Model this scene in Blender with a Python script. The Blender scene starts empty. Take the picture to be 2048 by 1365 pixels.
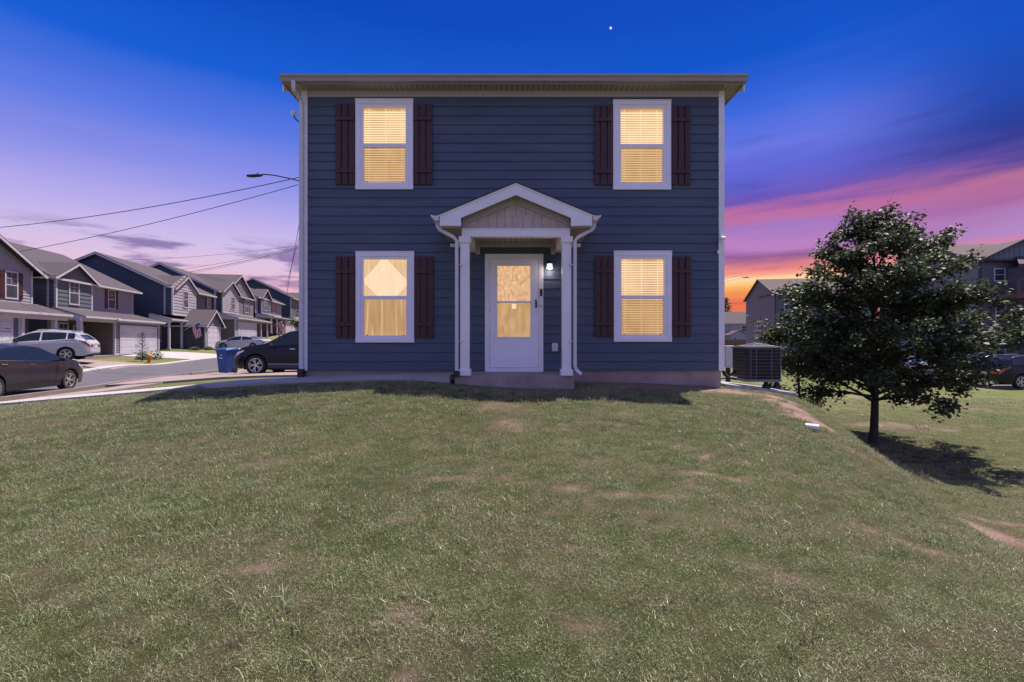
import bpy, math, random
import numpy as np
from mathutils import Vector, Matrix
R = math.radians
random.seed(7)
rng = np.random.default_rng(11)
scene = bpy.context.scene
col = scene.collection

# ------------------------------------------------------------------ camera
CAMZ = 1.5
cd = bpy.data.cameras.new("camera")
cam = bpy.data.objects.new("camera", cd); col.objects.link(cam)
cam.location = (0, 0, CAMZ); cam.rotation_euler = (R(90), 0, 0)
cd.sensor_width = 36.0; cd.lens = 36.0 * 960 / 2048
cd.clip_start = 0.05; cd.clip_end = 3000
scene.camera = cam
scene.view_settings.view_transform = 'Standard'
scene.view_settings.look = 'None'
scene.view_settings.gamma = 1.0
EXPO = 0.85
scene.view_settings.exposure = EXPO
KE = 2 ** -EXPO      # glowing things are set so that they match at this exposure
scene.cycles.max_bounces = 8
scene.cycles.transparent_max_bounces = 12

def lin(c):
    def f(v):
        v /= 255.0
        return v / 12.92 if v <= 0.04045 else ((v + 0.055) / 1.055) ** 2.4
    return (f(c[0]), f(c[1]), f(c[2]), 1.0)

# ------------------------------------------------------------------ world: evening sky
SUN_EL, SUN_AZ = R(70), math.atan2(0.74, 0.67)      # azimuth from +Y towards +X
world = bpy.data.worlds.new("World"); scene.world = world; world.use_nodes = True
nt = world.node_tree; N = nt.nodes; Lk = nt.links
for n in list(N): N.remove(n)
def nd(t, **k):
    n = N.new(t)
    for a, b in k.items(): setattr(n, a, b)
    return n
def mth(op, a, b=None, c=None, clamp=False):
    n = nd('ShaderNodeMath', operation=op); n.use_clamp = clamp
    for i, v in enumerate((a, b, c)):
        if v is None: continue
        if isinstance(v, (int, float)): n.inputs[i].default_value = v
        else: Lk.new(v, n.inputs[i])
    return n.outputs[0]
def ramp(fac, stops, interp='LINEAR'):
    n = nd('ShaderNodeValToRGB'); cr = n.color_ramp; cr.interpolation = interp
    while len(cr.elements) < len(stops): cr.elements.new(0.5)
    for e, (p, c) in zip(cr.elements, stops):
        e.position = p; e.color = c if len(c) == 4 else lin(c)
    Lk.new(fac, n.inputs[0]); return n.outputs[0]
def mixc(f, a, b, bt='MIX'):
    n = nd('ShaderNodeMix', data_type='RGBA', blend_type=bt)
    for i, v in ((0, f), (6, a), (7, b)):
        if isinstance(v, (int, float)): n.inputs[i].default_value = v
        elif isinstance(v, tuple): n.inputs[i].default_value = v
        else: Lk.new(v, n.inputs[i])
    return n.outputs[2]
def smooth(x, a, b):
    n = nd('ShaderNodeMapRange', interpolation_type='SMOOTHSTEP')
    Lk.new(x, n.inputs[0]); n.inputs[1].default_value = a; n.inputs[2].default_value = b
    return n.outputs[0]
tc = nd('ShaderNodeTexCoord'); sx = nd('ShaderNodeSeparateXYZ'); Lk.new(tc.outputs['Generated'], sx.inputs[0])
DX, DY, DZ = sx.outputs
eld = mth('MULTIPLY', mth('ARCSINE', DZ), 180 / math.pi)
azd = mth('MULTIPLY', mth('ARCTAN2', DX, DY), 180 / math.pi)
cmb = nd('ShaderNodeCombineXYZ')
Lk.new(mth('MULTIPLY', azd, 0.045), cmb.inputs[0]); Lk.new(mth('MULTIPLY', mth('SUBTRACT', eld, mth('MULTIPLY', azd, 0.03)), 0.36), cmb.inputs[1])
nz = nd('ShaderNodeTexNoise'); nz.inputs['Scale'].default_value = 1.0; nz.inputs['Detail'].default_value = 6; nz.inputs['Roughness'].default_value = 0.55
Lk.new(cmb.outputs[0], nz.inputs['Vector'])
cmb2 = nd('ShaderNodeCombineXYZ')
Lk.new(mth('MULTIPLY', azd, 0.11), cmb2.inputs[0]); Lk.new(mth('MULTIPLY', eld, 0.62), cmb2.inputs[1]); cmb2.inputs[2].default_value = 4.3
nz2 = nd('ShaderNodeTexNoise'); nz2.inputs['Scale'].default_value = 1.0; nz2.inputs['Detail'].default_value = 5; nz2.inputs['Roughness'].default_value = 0.6
Lk.new(cmb2.outputs[0], nz2.inputs['Vector'])
wob = mth('MULTIPLY', mth('SUBTRACT', nz.outputs[0], 0.5), 5.0)
def e01(v): return max(0.0, min(1.0, (v + 10) / 70.0))
elw = mth('DIVIDE', mth('ADD', mth('ADD', eld, wob), 10), 70.0, clamp=True)
elp = mth('DIVIDE', mth('ADD', mth('ADD', eld, mth('MULTIPLY', wob, 0.35)), 10), 70.0, clamp=True)
left = ramp(elp, [(e01(-10), (120, 100, 130)), (e01(0), (205, 135, 150)), (e01(5.0), (236, 176, 188)), (e01(7.5), (226, 194, 220)), (e01(9.8), (208, 190, 232)), (e01(12.5), (184, 172, 234)),
                  (e01(16.5), (140, 144, 230)), (e01(21), (90, 120, 226)), (e01(26), (20, 92, 212)), (e01(33), (0, 72, 190)), (e01(58), (0, 60, 178))])
right = ramp(elw, [(e01(-10), (120, 70, 90)), (e01(2.8), (214, 84, 80)), (e01(4.0), (240, 124, 74)), (e01(5.2), (250, 182, 92)), (e01(6.6), (252, 214, 160)), (e01(7.8), (240, 138, 128)),
                   (e01(9.0), (140, 86, 146)), (e01(10.3), (188, 128, 192)), (e01(12.0), (162, 118, 192)), (e01(13.2), (190, 108, 158)), (e01(14.6), (112, 84, 180)),
                   (e01(17.2), (94, 100, 212)), (e01(19.5), (104, 116, 224)), (e01(23), (60, 104, 220)), (e01(28), (4, 82, 202)), (e01(34), (0, 72, 190)), (e01(58), (0, 60, 178))])
farr = ramp(elw, [(e01(-10), (120, 80, 100)), (e01(2.8), (206, 110, 130)), (e01(7.4), (214, 128, 160)), (e01(9.2), (178, 134, 196)), (e01(11.3), (166, 100, 158)), (e01(13.4), (184, 108, 150)), (e01(15.2), (92, 70, 156)),
                  (e01(17.5), (34, 56, 150)), (e01(20), (24, 70, 176)), (e01(25), (10, 78, 194)), (e01(33), (0, 70, 190)), (e01(58), (0, 60, 178))])
sky = mixc(smooth(azd, -2, 20), left, right)
sky = mixc(smooth(azd, 31, 47), sky, farr)
# purple cloud banks, low on the left and streaking the middle band on the right
cl = mth('MULTIPLY', smooth(nz2.outputs[0], 0.50, 0.66), mth('MULTIPLY', smooth(eld, 4.5, 6.5), mth('SUBTRACT', 1.0, smooth(eld, 9.3, 11.2))))
cl = mth('MULTIPLY', cl, mth('SUBTRACT', 1.0, smooth(azd, 0, 20)))
sky = mixc(mth('MULTIPLY', cl, 0.75), sky, lin((112, 84, 150)))
cr_ = mth('MULTIPLY', smooth(nz.outputs[0], 0.48, 0.66), mth('MULTIPLY', smooth(eld, 12.5, 15), mth('SUBTRACT', 1.0, smooth(eld, 19, 24))))
cr_ = mth('MULTIPLY', cr_, smooth(azd, 18, 34))
sky = mixc(mth('MULTIPLY', cr_, 0.6), sky, lin((52, 50, 140)))
# the half of the sky behind the viewer: a soft lavender dusk
back = ramp(elp, [(e01(-10), (120, 110, 130)), (e01(0), (178, 172, 226)), (e01(20), (166, 168, 240)), (e01(45), (140, 152, 240)), (e01(60), (120, 140, 235))])
sky = mixc(smooth(DY, 0.05, -0.35), sky, back)
# zenith
sky = mixc(smooth(eld, 48, 75), sky, lin((138, 146, 226)))
# one bright planet
pv = Vector(((1221.5 - 1024) / 960, 1, (682.5 - 56.5) / 960)).normalized()
dp = nd('ShaderNodeVectorMath', operation='DOT_PRODUCT'); Lk.new(tc.outputs['Generated'], dp.inputs[0]); dp.inputs[1].default_value = pv
sky = mixc(smooth(dp.outputs['Value'], 0.9999970, 0.9999993), sky, (1.0, 0.85, 0.62, 1))
nis = nd('ShaderNodeTexSky', sky_type='NISHITA'); nis.sun_disc = False
nis.sun_elevation = SUN_EL; nis.sun_rotation = SUN_AZ
bgA = nd('ShaderNodeBackground'); Lk.new(sky, bgA.inputs[0]); bgA.inputs[1].default_value = KE
bgB = nd('ShaderNodeBackground'); Lk.new(nis.outputs[0], bgB.inputs[0]); bgB.inputs[1].default_value = 0.0015
ad = nd('ShaderNodeAddShader'); Lk.new(bgA.outputs[0], ad.inputs[0]); Lk.new(bgB.outputs[0], ad.inputs[1])
wo = nd('ShaderNodeOutputWorld'); Lk.new(ad.outputs[0], wo.inputs[0])

# ------------------------------------------------------------------ sun
sd = bpy.data.lights.new("sun", 'SUN'); sd.energy = 5.0; sd.angle = R(0.5); sd.color = (1.0, 0.92, 0.84)
sun = bpy.data.objects.new("sun", sd); col.objects.link(sun)
sv = Vector((math.sin(SUN_AZ) * math.cos(SUN_EL), math.cos(SUN_AZ) * math.cos(SUN_EL), math.sin(SUN_EL)))
sun.rotation_euler = sv.to_track_quat('Z', 'Y').to_euler(); sun.location = (0, 0, 50)

# ------------------------------------------------------------------ helpers
class MB:
    def __init__(s): s.v = []; s.f = []; s.m = []
    def add(s, vs, fs, mi=0):
        o = len(s.v); s.v += [tuple(p) for p in vs]; s.f += [tuple(i + o for i in f) for f in fs]; s.m += [mi] * len(fs)
    def box(s, x0, x1, y0, y1, z0, z1, mi=0, M=None):
        vs = [(x, y, z) for z in (z0, z1) for y in (y0, y1) for x in (x0, x1)]
        if M is not None: vs = [tuple(M @ Vector(p)) for p in vs]
        s.add(vs, [(0, 2, 3, 1), (4, 5, 7, 6), (0, 1, 5, 4), (2, 6, 7, 3), (0, 4, 6, 2), (1, 3, 7, 5)], mi)
    def quad(s, a, b, c, d, mi=0): s.add([a, b, c, d], [(0, 1, 2, 3)], mi)
    def prism(s, pts, off, mi=0):
        """closed solid: polygon pts (3d) swept by vector off"""
        n = len(pts); off = Vector(off); a = [Vector(p) for p in pts]; b = [p + off for p in a]
        s.add(a + b, [tuple(range(n))[::-1], tuple(range(n, 2 * n))] + [(i, (i + 1) % n, n + (i + 1) % n, n + i) for i in range(n)], mi)
    def tube(s, pts, r, n=8, mi=0, cap=True, ry=None):
        pts = [Vector(p) for p in pts]; k = len(pts)
        rs = r if isinstance(r, (list, tuple)) else [r] * k
        vs = []; up = None
        for i, p in enumerate(pts):
            t = (pts[min(i + 1, k - 1)] - pts[max(i - 1, 0)]).normalized()
            if up is None:
                up = Vector((0, 0, 1)) if abs(t.z) < 0.9 else Vector((0, 1, 0))
            a = t.cross(up).normalized(); b = a.cross(t).normalized(); up = b
            for j in range(n):
                th = 2 * math.pi * (j + 0.5) / n
                vs.append(p + a * math.cos(th) * rs[i] + b * math.sin(th) * rs[i] * (ry if ry else 1))
        fs = [(i * n + j, i * n + (j + 1) % n, (i + 1) * n + (j + 1) % n, (i + 1) * n + j) for i in range(k - 1) for j in range(n)]
        if cap: fs += [tuple(range(n))[::-1], tuple(range((k - 1) * n, k * n))]
        s.add(vs, fs, mi)
    def lathe(s, prof, o=(0, 0, 0), ax=(0, 0, 1), n=20, mi=0, cap=True):
        ax = Vector(ax).normalized(); t = Vector((1, 0, 0)) if abs(ax.x) < 0.9 else Vector((0, 1, 0))
        a = ax.cross(t).normalized(); b = ax.cross(a); o = Vector(o)
        vs = [o + ax * h + (a * math.cos(2 * math.pi * j / n) + b * math.sin(2 * math.pi * j / n)) * r for r, h in prof for j in range(n)]
        k = len(prof)
        fs = [(i * n + j, i * n + (j + 1) % n, (i + 1) * n + (j + 1) % n, (i + 1) * n + j) for i in range(k - 1) for j in range(n)]
        if cap: fs += [tuple(range(n))[::-1], tuple(range((k - 1) * n, k * n))]
        s.add(vs, fs, mi)
    def build(s, name, mats, parent=None, smooth=False, bevel=0, label=None):
        me = bpy.data.meshes.new(name); me.from_pydata([tuple(v) for v in s.v], [], s.f)
        if not isinstance(mats, (list, tuple)): mats = [mats]
        for m in mats: me.materials.append(m)
        if len(mats) > 1: me.polygons.foreach_set('material_index', s.m)
        if smooth: me.polygons.foreach_set('use_smooth', [True] * len(s.f))
        me.update()
        o = bpy.data.objects.new(name, me); col.objects.link(o)
        if parent is not None: o.parent = parent
        if smooth == 'auto':
            md = o.modifiers.new('e', 'EDGE_SPLIT'); md.split_angle = R(38)
        if bevel:
            b = o.modifiers.new('b', 'BEVEL'); b.width = bevel; b.segments = 2; b.limit_method = 'ANGLE'
        if label: o['label'] = label
        return o

def tag(o, label=None, cat=None, group=None, kind=None):
    if label: o['label'] = label
    if cat: o['category'] = cat
    if group: o['group'] = group
    if kind: o['kind'] = kind
    return o
def thing(name, label, cat, loc=(0, 0, 0), rz=0.0, group=None):
    o = bpy.data.objects.new(name, None); col.objects.link(o)
    o.empty_display_size = 0.2; o.location = loc; o.rotation_euler = (0, 0, rz)
    return tag(o, label, cat, group)
def part(name, parent, loc=(0, 0, 0)):
    o = bpy.data.objects.new(name, None); col.objects.link(o); o.parent = parent; o.location = loc; return o

MC = {}
def mat(name, color, rough=0.6, metal=0.0, var=0.0, scale=5.0, bump=0.0, bscale=60.0, spec=0.5, emit=None, estr=0.0, stretch=(1, 1, 1), var2=0.0, coat=0.0, dirt=None, dirtamt=0.0):
    if name in MC: return MC[name]
    m = bpy.data.materials.new(name); m.use_nodes = True; t = m.node_tree; b = t.nodes['Principled BSDF']
    c = tuple(color) + ((1.0,) if len(color) == 3 else ())
    b.inputs['Base Color'].default_value = c
    b.inputs['Roughness'].default_value = rough; b.inputs['Metallic'].default_value = metal
    b.inputs['Specular IOR Level'].default_value = spec
    b.inputs['Coat Weight'].default_value = coat
    b.inputs['Coat Roughness'].default_value = 0.06
    tcn = t.nodes.new('ShaderNodeTexCoord'); mp = t.nodes.new('ShaderNodeMapping'); mp.inputs['Scale'].default_value = stretch
    t.links.new(tcn.outputs['Object'], mp.inputs[0])
    last = None
    if var or var2 or dirtamt:
        n1 = t.nodes.new('ShaderNodeTexNoise'); n1.inputs['Scale'].default_value = scale; n1.inputs['Detail'].default_value = 6; n1.inputs['Roughness'].default_value = 0.6
        t.links.new(mp.outputs[0], n1.inputs['Vector'])
        mr = t.nodes.new('ShaderNodeMapRange'); mr.inputs[1].default_value = 0.3; mr.inputs[2].default_value = 0.7
        mr.inputs[3].default_value = 1 - var; mr.inputs[4].default_value = 1 + var
        t.links.new(n1.outputs[0], mr.inputs[0])
        mx = t.nodes.new('ShaderNodeMix'); mx.data_type = 'RGBA'; mx.blend_type = 'MULTIPLY'; mx.inputs[0].default_value = 1.0; mx.inputs[6].default_value = c
        t.links.new(mr.outputs[0], mx.inputs[7]); last = mx.outputs[2]
        if dirtamt:
            n2 = t.nodes.new('ShaderNodeTexNoise'); n2.inputs['Scale'].default_value = scale * 0.35; n2.inputs['Detail'].default_value = 8; n2.inputs['Roughness'].default_value = 0.7
            t.links.new(mp.outputs[0], n2.inputs['Vector'])
            m2 = t.nodes.new('ShaderNodeMapRange'); m2.inputs[1].default_value = 0.48; m2.inputs[2].default_value = 0.75; m2.inputs[4].default_value = dirtamt
            t.links.new(n2.outputs[0], m2.inputs[0])
            x2 = t.nodes.new('ShaderNodeMix'); x2.data_type = 'RGBA'; x2.inputs[7].default_value = tuple(dirt) + (1.0,)
            t.links.new(m2.outputs[0], x2.inputs[0]); t.links.new(last, x2.inputs[6]); last = x2.outputs[2]
        t.links.new(last, b.inputs['Base Color'])
    if bump:
        n3 = t.nodes.new('ShaderNodeTexNoise'); n3.inputs['Scale'].default_value = bscale; n3.inputs['Detail'].default_value = 4
        t.links.new(mp.outputs[0], n3.inputs['Vector'])
        bp = t.nodes.new('ShaderNodeBump'); bp.inputs['Strength'].default_value = bump; bp.inputs['Distance'].default_value = 0.01
        t.links.new(n3.outputs[0], bp.inputs['Height']); t.links.new(bp.outputs[0], b.inputs['Normal'])
    if emit:
        b.inputs['Emission Color'].default_value = tuple(emit) + (1.0,); b.inputs['Emission Strength'].default_value = estr * KE
    MC[name] = m; return m

M_SIDE = mat('navy_siding', (0.054, 0.076, 0.116), 0.62, var=0.14, scale=2.2, bump=0.25, bscale=40, stretch=(0.35, 1, 3), dirt=(0.16, 0.18, 0.20), dirtamt=0.30)
M_TRIM = mat('white_trim', (0.78, 0.75, 0.76), 0.5, var=0.05, scale=3, bump=0.05, dirt=(0.5, 0.47, 0.44), dirtamt=0.25)
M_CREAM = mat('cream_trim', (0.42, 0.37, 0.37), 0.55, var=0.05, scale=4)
M_SHAKE = mat('tan_shake', (0.50, 0.40, 0.37), 0.7, var=0.08, scale=6, bump=0.2)
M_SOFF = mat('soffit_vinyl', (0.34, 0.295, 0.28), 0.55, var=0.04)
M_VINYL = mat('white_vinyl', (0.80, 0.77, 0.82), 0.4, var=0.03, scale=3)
M_SHUT = mat('oxblood_shutter', (0.050, 0.013, 0.010), 0.55, var=0.22, scale=7, bump=0.3, bscale=30, stretch=(4, 4, 0.6))
M_CONC = mat('foundation_concrete', (0.33, 0.26, 0.225), 0.9, var=0.22, scale=3, bump=0.4, bscale=25, dirt=(0.19, 0.115, 0.09), dirtamt=0.6)
M_SLABC = mat('slab_concrete', (0.29, 0.245, 0.22), 0.85, var=0.2, scale=4, bump=0.3, bscale=50, dirt=(0.15, 0.095, 0.07), dirtamt=0.85)
M_PATHC = mat('path_concrete', (0.34, 0.31, 0.30), 0.85, var=0.13, scale=1.5, bump=0.3, bscale=50, dirt=(0.30, 0.22, 0.18), dirtamt=0.5)
M_WALK = mat('sidewalk_concrete', (0.225, 0.17, 0.16), 0.9, var=0.14, scale=0.8, bump=0.2, bscale=40, dirt=(0.22, 0.15, 0.12), dirtamt=0.5)
M_ROAD = mat('road_asphalt', (0.078, 0.068, 0.080), 0.9, var=0.16, scale=0.9, bump=0.4, bscale=90)
M_SHING = mat('brown_shingle', (0.056, 0.041, 0.048), 0.9, var=0.30, scale=9, bump=0.5, bscale=14, stretch=(1, 1, 1))
M_SHINGT = mat('tan_shingle', (0.075, 0.052, 0.050), 0.9, var=0.25, scale=9, bump=0.5, bscale=14)
M_GAL = mat('grey_metal', (0.30, 0.30, 0.31), 0.45, metal=0.4, var=0.1)
M_BLACK = mat('black_plastic', (0.012, 0.012, 0.013), 0.5, var=0.1)
M_DARKM = mat('dark_metal', (0.03, 0.03, 0.032), 0.45, metal=0.6)
M_WIRE = mat('wire_dark', (0.02, 0.018, 0.022), 0.6)
M_WOOD = mat('weathered_wood', (0.14, 0.085, 0.06), 0.85, var=0.25, scale=6, bump=0.3, stretch=(3, 3, 0.5))
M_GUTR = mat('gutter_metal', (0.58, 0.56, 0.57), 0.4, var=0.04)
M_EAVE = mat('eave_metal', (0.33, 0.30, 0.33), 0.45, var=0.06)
def col_mat(n, c, **k): return mat(n, c, k.pop('rough', 0.65), var=k.pop('var', 0.08), scale=k.pop('scale', 2.5), **k)

# glass
def glass_mat(name, tint=(1, 1, 1), refl=0.10, screen=0.0, scol=(0.3, 0.22, 0.15)):
    m = bpy.data.materials.new(name); m.use_nodes = True; t = m.node_tree
    for n in list(t.nodes): t.nodes.remove(n)
    o = t.nodes.new('ShaderNodeOutputMaterial'); tr = t.nodes.new('ShaderNodeBsdfTransparent'); tr.inputs[0].default_value = tuple(tint) + (1,)
    gl = t.nodes.new('ShaderNodeBsdfGlossy'); gl.inputs['Roughness'].default_value = 0.03
    mx = t.nodes.new('ShaderNodeMixShader'); lw = t.nodes.new('ShaderNodeLayerWeight'); lw.inputs[0].default_value = refl
    t.links.new(lw.outputs['Fresnel'], mx.inputs[0]); t.links.new(tr.outputs[0], mx.inputs[1]); t.links.new(gl.outputs[0], mx.inputs[2])
    t.links.new(mx.outputs[0], o.inputs[0]); MC[name] = m
    return m
M_GLASS = glass_mat('window_glass', (0.97, 0.97, 0.97), 0.12)
M_SCREEN = glass_mat('screen_glass', (0.66, 0.61, 0.55), 0.10)
M_DGLASS = mat('dark_glass', (0.010, 0.014, 0.020), 0.08, spec=0.35)
M_HGLASS = mat('house_dark_glass', (0.05, 0.06, 0.08), 0.25, spec=0.12, var=0.4, scale=1.2)
# things that glow because a lamp is on behind them
def glow_mat(name, ca, cb, strength, scale=4, stretch=(1, 1, 1), lo=0.35, hi=0.65, detail=4, diff=0.3, kind='noise'):
    m = bpy.data.materials.new(name); m.use_nodes = True; t = m.node_tree; b = t.nodes['Principled BSDF']
    b.inputs['Base Color'].default_value = (diff, diff * 0.9, diff * 0.8, 1); b.inputs['Roughness'].default_value = 0.7
    tcn = t.nodes.new('ShaderNodeTexCoord'); mp = t.nodes.new('ShaderNodeMapping'); mp.inputs['Scale'].default_value = stretch
    t.links.new(tcn.outputs['Object'], mp.inputs[0])
    n1 = t.nodes.new('ShaderNodeTexNoise'); n1.inputs['Scale'].default_value = scale; n1.inputs['Detail'].default_value = detail; n1.inputs['Distortion'].default_value = 0.6 if kind != 'noise' else 0.0
    t.links.new(mp.outputs[0], n1.inputs['Vector'])
    cr = t.nodes.new('ShaderNodeValToRGB'); cr.color_ramp.elements[0].position = lo; cr.color_ramp.elements[1].position = hi
    cr.color_ramp.elements[0].color = lin(ca); cr.color_ramp.elements[1].color = lin(cb)
    t.links.new(n1.outputs[0], cr.inputs[0]); t.links.new(cr.outputs[0], b.inputs['Emission Color'])
    b.inputs['Emission Strength'].default_value = strength * KE
    MC[name] = m; return m
M_BLIND = glow_mat('lit_blind', (200, 152, 102), (234, 188, 134), 0.80, 2.6)
M_ROOM = glow_mat('lit_room', (252, 222, 170), (255, 232, 188), 1.0, 1.5)
M_CURT = glow_mat('lit_curtain', (222, 178, 122), (240, 200, 148), 0.86, 3, (7, 7, 0.7))
M_SHEER = glow_mat('lit_sheer', (246, 212, 168), (252, 222, 182), 0.95, 3, (5, 5, 0.8))
M_DOORG = glow_mat('lit_door_glass', (206, 150, 100), (250, 206, 152), 0.90, 22, (1.5, 1, 0.7), 0.36, 0.66, 10, kind='x')
M_DOORG2 = glow_mat('lit_door_screen', (196, 150, 84), (222, 178, 108), 0.80, 3, (3, 1, 1), 0.4, 0.6, 7)

# ------------------------------------------------------------------ noise in numpy (for terrain and grass)
_perm = rng.random((256, 256))
def vnoise(x, y):
    x = np.asarray(x, float); y = np.asarray(y, float)
    xi = np.floor(x).astype(int); yi = np.floor(y).astype(int); fx = x - xi; fy = y - yi
    fx = fx * fx * (3 - 2 * fx); fy = fy * fy * (3 - 2 * fy)
    a = _perm[xi & 255, yi & 255]; b = _perm[(xi + 1) & 255, yi & 255]; c = _perm[xi & 255, (yi + 1) & 255]; d = _perm[(xi + 1) & 255, (yi + 1) & 255]
    return (a * (1 - fx) + b * fx) * (1 - fy) + (c * (1 - fx) + d * fx) * fy
def fbm(x, y, o=4):
    s = 0; a = 0.5; t = 0
    for i in range(o):
        s = s + a * vnoise(x * 2 ** i + 17 * i, y * 2 ** i + 5 * i); t += a; a *= 0.55
    return s / t

# frame of the houses along the street on the left
EU = Vector((-0.2, 0.98)).normalized(); EV = Vector((EU.y, -EU.x)); P0 = Vector((-29.5, 36.06))
ROW = math.atan2(EU.y, EU.x)
def S(u, v): p = P0 + EU * u + EV * v; return (p.x, p.y)

# terrain: heights relative to the camera
CP = [(0, -8, -1.62), (0, 0, -1.50), (0, 2, -1.47), (-3, 2, -1.49), (3, 2, -1.53), (0, 4, -1.30), (0, 6, -1.02), (0, 7.4, -0.78), (0, 8.7, -0.75), (1.2, 7.6, -0.78),
      (3.85, 8.7, -0.86), (3.9, 8.0, -0.90), (-3.9, 8.7, -0.70), (-1.5, 7.6, -0.645), (-2.4, 7.6, -0.665), (-3.4, 7.62, -0.695), (-5, 7.65, -0.79), (-6.3, 7.8, -0.90), (-7.7, 7.9, -1.02), (-9, 8, -1.14), (-12, 8.6, -1.42),
      (-3, 4, -1.33), (-6, 4, -1.42), (-10, 4, -1.58), (-4, 6, -1.06), (-7, 6, -1.18), (-10, 6, -1.38), (2, 6, -1.08), (2.5, 7.4, -0.88),
      (-5.5, 11, -0.95), (-8, 11, -1.17), (-11.2, 11.5, -1.42), (-12.8, 16, -1.55), (-6, 15, -1.15), (-9.6, 17, -1.27), (-9.6, 19.5, -1.30), (-4.5, 18, -1.2), (-12, 20.5, -1.45), (0, 14, -1.1), (0, 25, -1.5),
      # right hill and the lowland beyond
      (4.4, 8.7, -0.93), (4.3, 7.5, -1.02), (4.1, 6.4, -1.2), (3.7, 5, -1.42), (3, 3.4, -1.52), (5.3, 8.9, -1.06), (4.8, 11, -1.05), (5.2, 13, -1.25),
      (5.2, 7.6, -1.45), (5.1, 6.6, -1.72), (4.85, 5.9, -1.62), (5.0, 5.1, -2.12), (4.75, 3.8, -2.12), (5.8, 7.3, -2.16), (5.75, 6.5, -2.42), (5.55, 5.6, -2.50), (5.55, 4.7, -2.55), (5.6, 8.7, -1.32), (6.2, 10, -1.55), (6.2, 12.5, -1.7),
      (6.5, 7.8, -2.42), (6.5, 6.4, -2.52), (6.4, 5, -2.56), (6.6, 3, -2.5), (7.2, 8.8, -2.40), (7.8, 10.4, -2.50), (8.8, 11.7, -2.52), (8, 13.5, -2.35), (8, 17, -2.3),
      (9, 6, -2.6), (10, 3, -2.6), (11, 9, -2.58), (12, 14, -2.52), (17, 15, -2.50), (20, 20, -2.52), (14, 22, -2.5), (25, 24.5, -2.5), (30, 35, -2.5), (40, 40, -2.4), (10, 26, -2.3), (11, 40, -2.3), (22, 66, -2.35), (34, 62, -2.7),
      (40, 95, -1.0), (30, 95, -1.1), (6, 30, -1.9), (20, 0, -2.6), (30, 10, -2.6),
      # street on the left
      (-13.4, 10, -1.62), (-14.6, 15.8, -1.66), (-17, 18, -1.68), (-18.8, 12, -1.66), (-16.5, 25, -1.7), (-21.5, 24.5, -1.70), (-22.6, 31, -1.64), (-18, 36, -1.62), (-24.5, 45, -1.25), (-19.5, 45, -1.3), (-26, 58, -0.6), (-30, 76, 0.4), (-23, 76, 0.3),
      S(-10, 0) + (-1.12,), S(-10, 3) + (-1.25,), S(3, -1) + (-1.02,), S(3, 3.5) + (-1.2,), S(3, 6) + (-1.45,), S(8, 2) + (-0.85,), S(8, 6.5) + (-1.2,), S(13, 1) + (-0.72,), S(13, 5) + (-0.85,), S(25, 0) + (0.02,), S(25, 5) + (-0.4,), S(45, 0) + (1.25,), S(45, 5) + (0.9,), S(62, 0) + (2.2,),
      S(0, -15) + (-0.6,), S(30, -15) + (0.4,), S(60, -20) + (2.2,), (-60, 20, -0.8), (-30, 0, -1.7), (-20, -10, -1.9), (20, -15, -2.6), (0, 60, -1.0), (0, 110, -0.8), (60, 60, -2.4), (80, 20, -2.6), (-80, 90, 1.5), (80, 110, -1.0)]
_cp = np.array(CP); _c2 = 0.8 ** 2
def _phi(a, b): return np.sqrt((a[:, None, 0] - b[None, :, 0]) ** 2 + (a[:, None, 1] - b[None, :, 1]) ** 2 + _c2)
_n = len(_cp); _A = np.zeros((_n + 1, _n + 1)); _A[:_n, :_n] = _phi(_cp, _cp) - 0.04 * np.eye(_n) ; _A[:_n, _n] = 1; _A[_n, :_n] = 1
_w = np.linalg.solve(_A, np.append(_cp[:, 2], 0))
def ground_rel(x, y, detail=True):
    x = np.atleast_1d(np.asarray(x, float)); y = np.atleast_1d(np.asarray(y, float))
    out = np.empty(x.shape); fx = x.ravel(); fy = y.ravel(); o = np.empty(fx.shape)
    for i in range(0, len(fx), 20000):
        p = np.stack([fx[i:i + 20000], fy[i:i + 20000]], 1)
        o[i:i + 20000] = _phi(p, _cp) @ _w[:_n] + _w[_n]
    r = np.sqrt(fx ** 2 + (fy - 30) ** 2); k = np.clip((r - 80) / 60, 0, 1); k = k * k * (3 - 2 * k)
    o = o * (1 - k) + (-0.9) * k
    if detail:
        near = np.exp(-((fx / 12) ** 2 + ((fy - 6) / 9) ** 2))
        flat = 1 - np.exp(-(((fy - 8.2) / 0.9) ** 2)) * (np.abs(fx) < 4.2)
        o = o + near * flat * (0.050 * (fbm(fx * 1.1 + 3, fy * 1.1) - 0.5) + 0.030 * (fbm(fx * 4 + 9, fy * 4) - 0.5))
    return o.reshape(x.shape)
def gz(x, y): return float(ground_rel(x, y)[0]) + CAMZ

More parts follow.
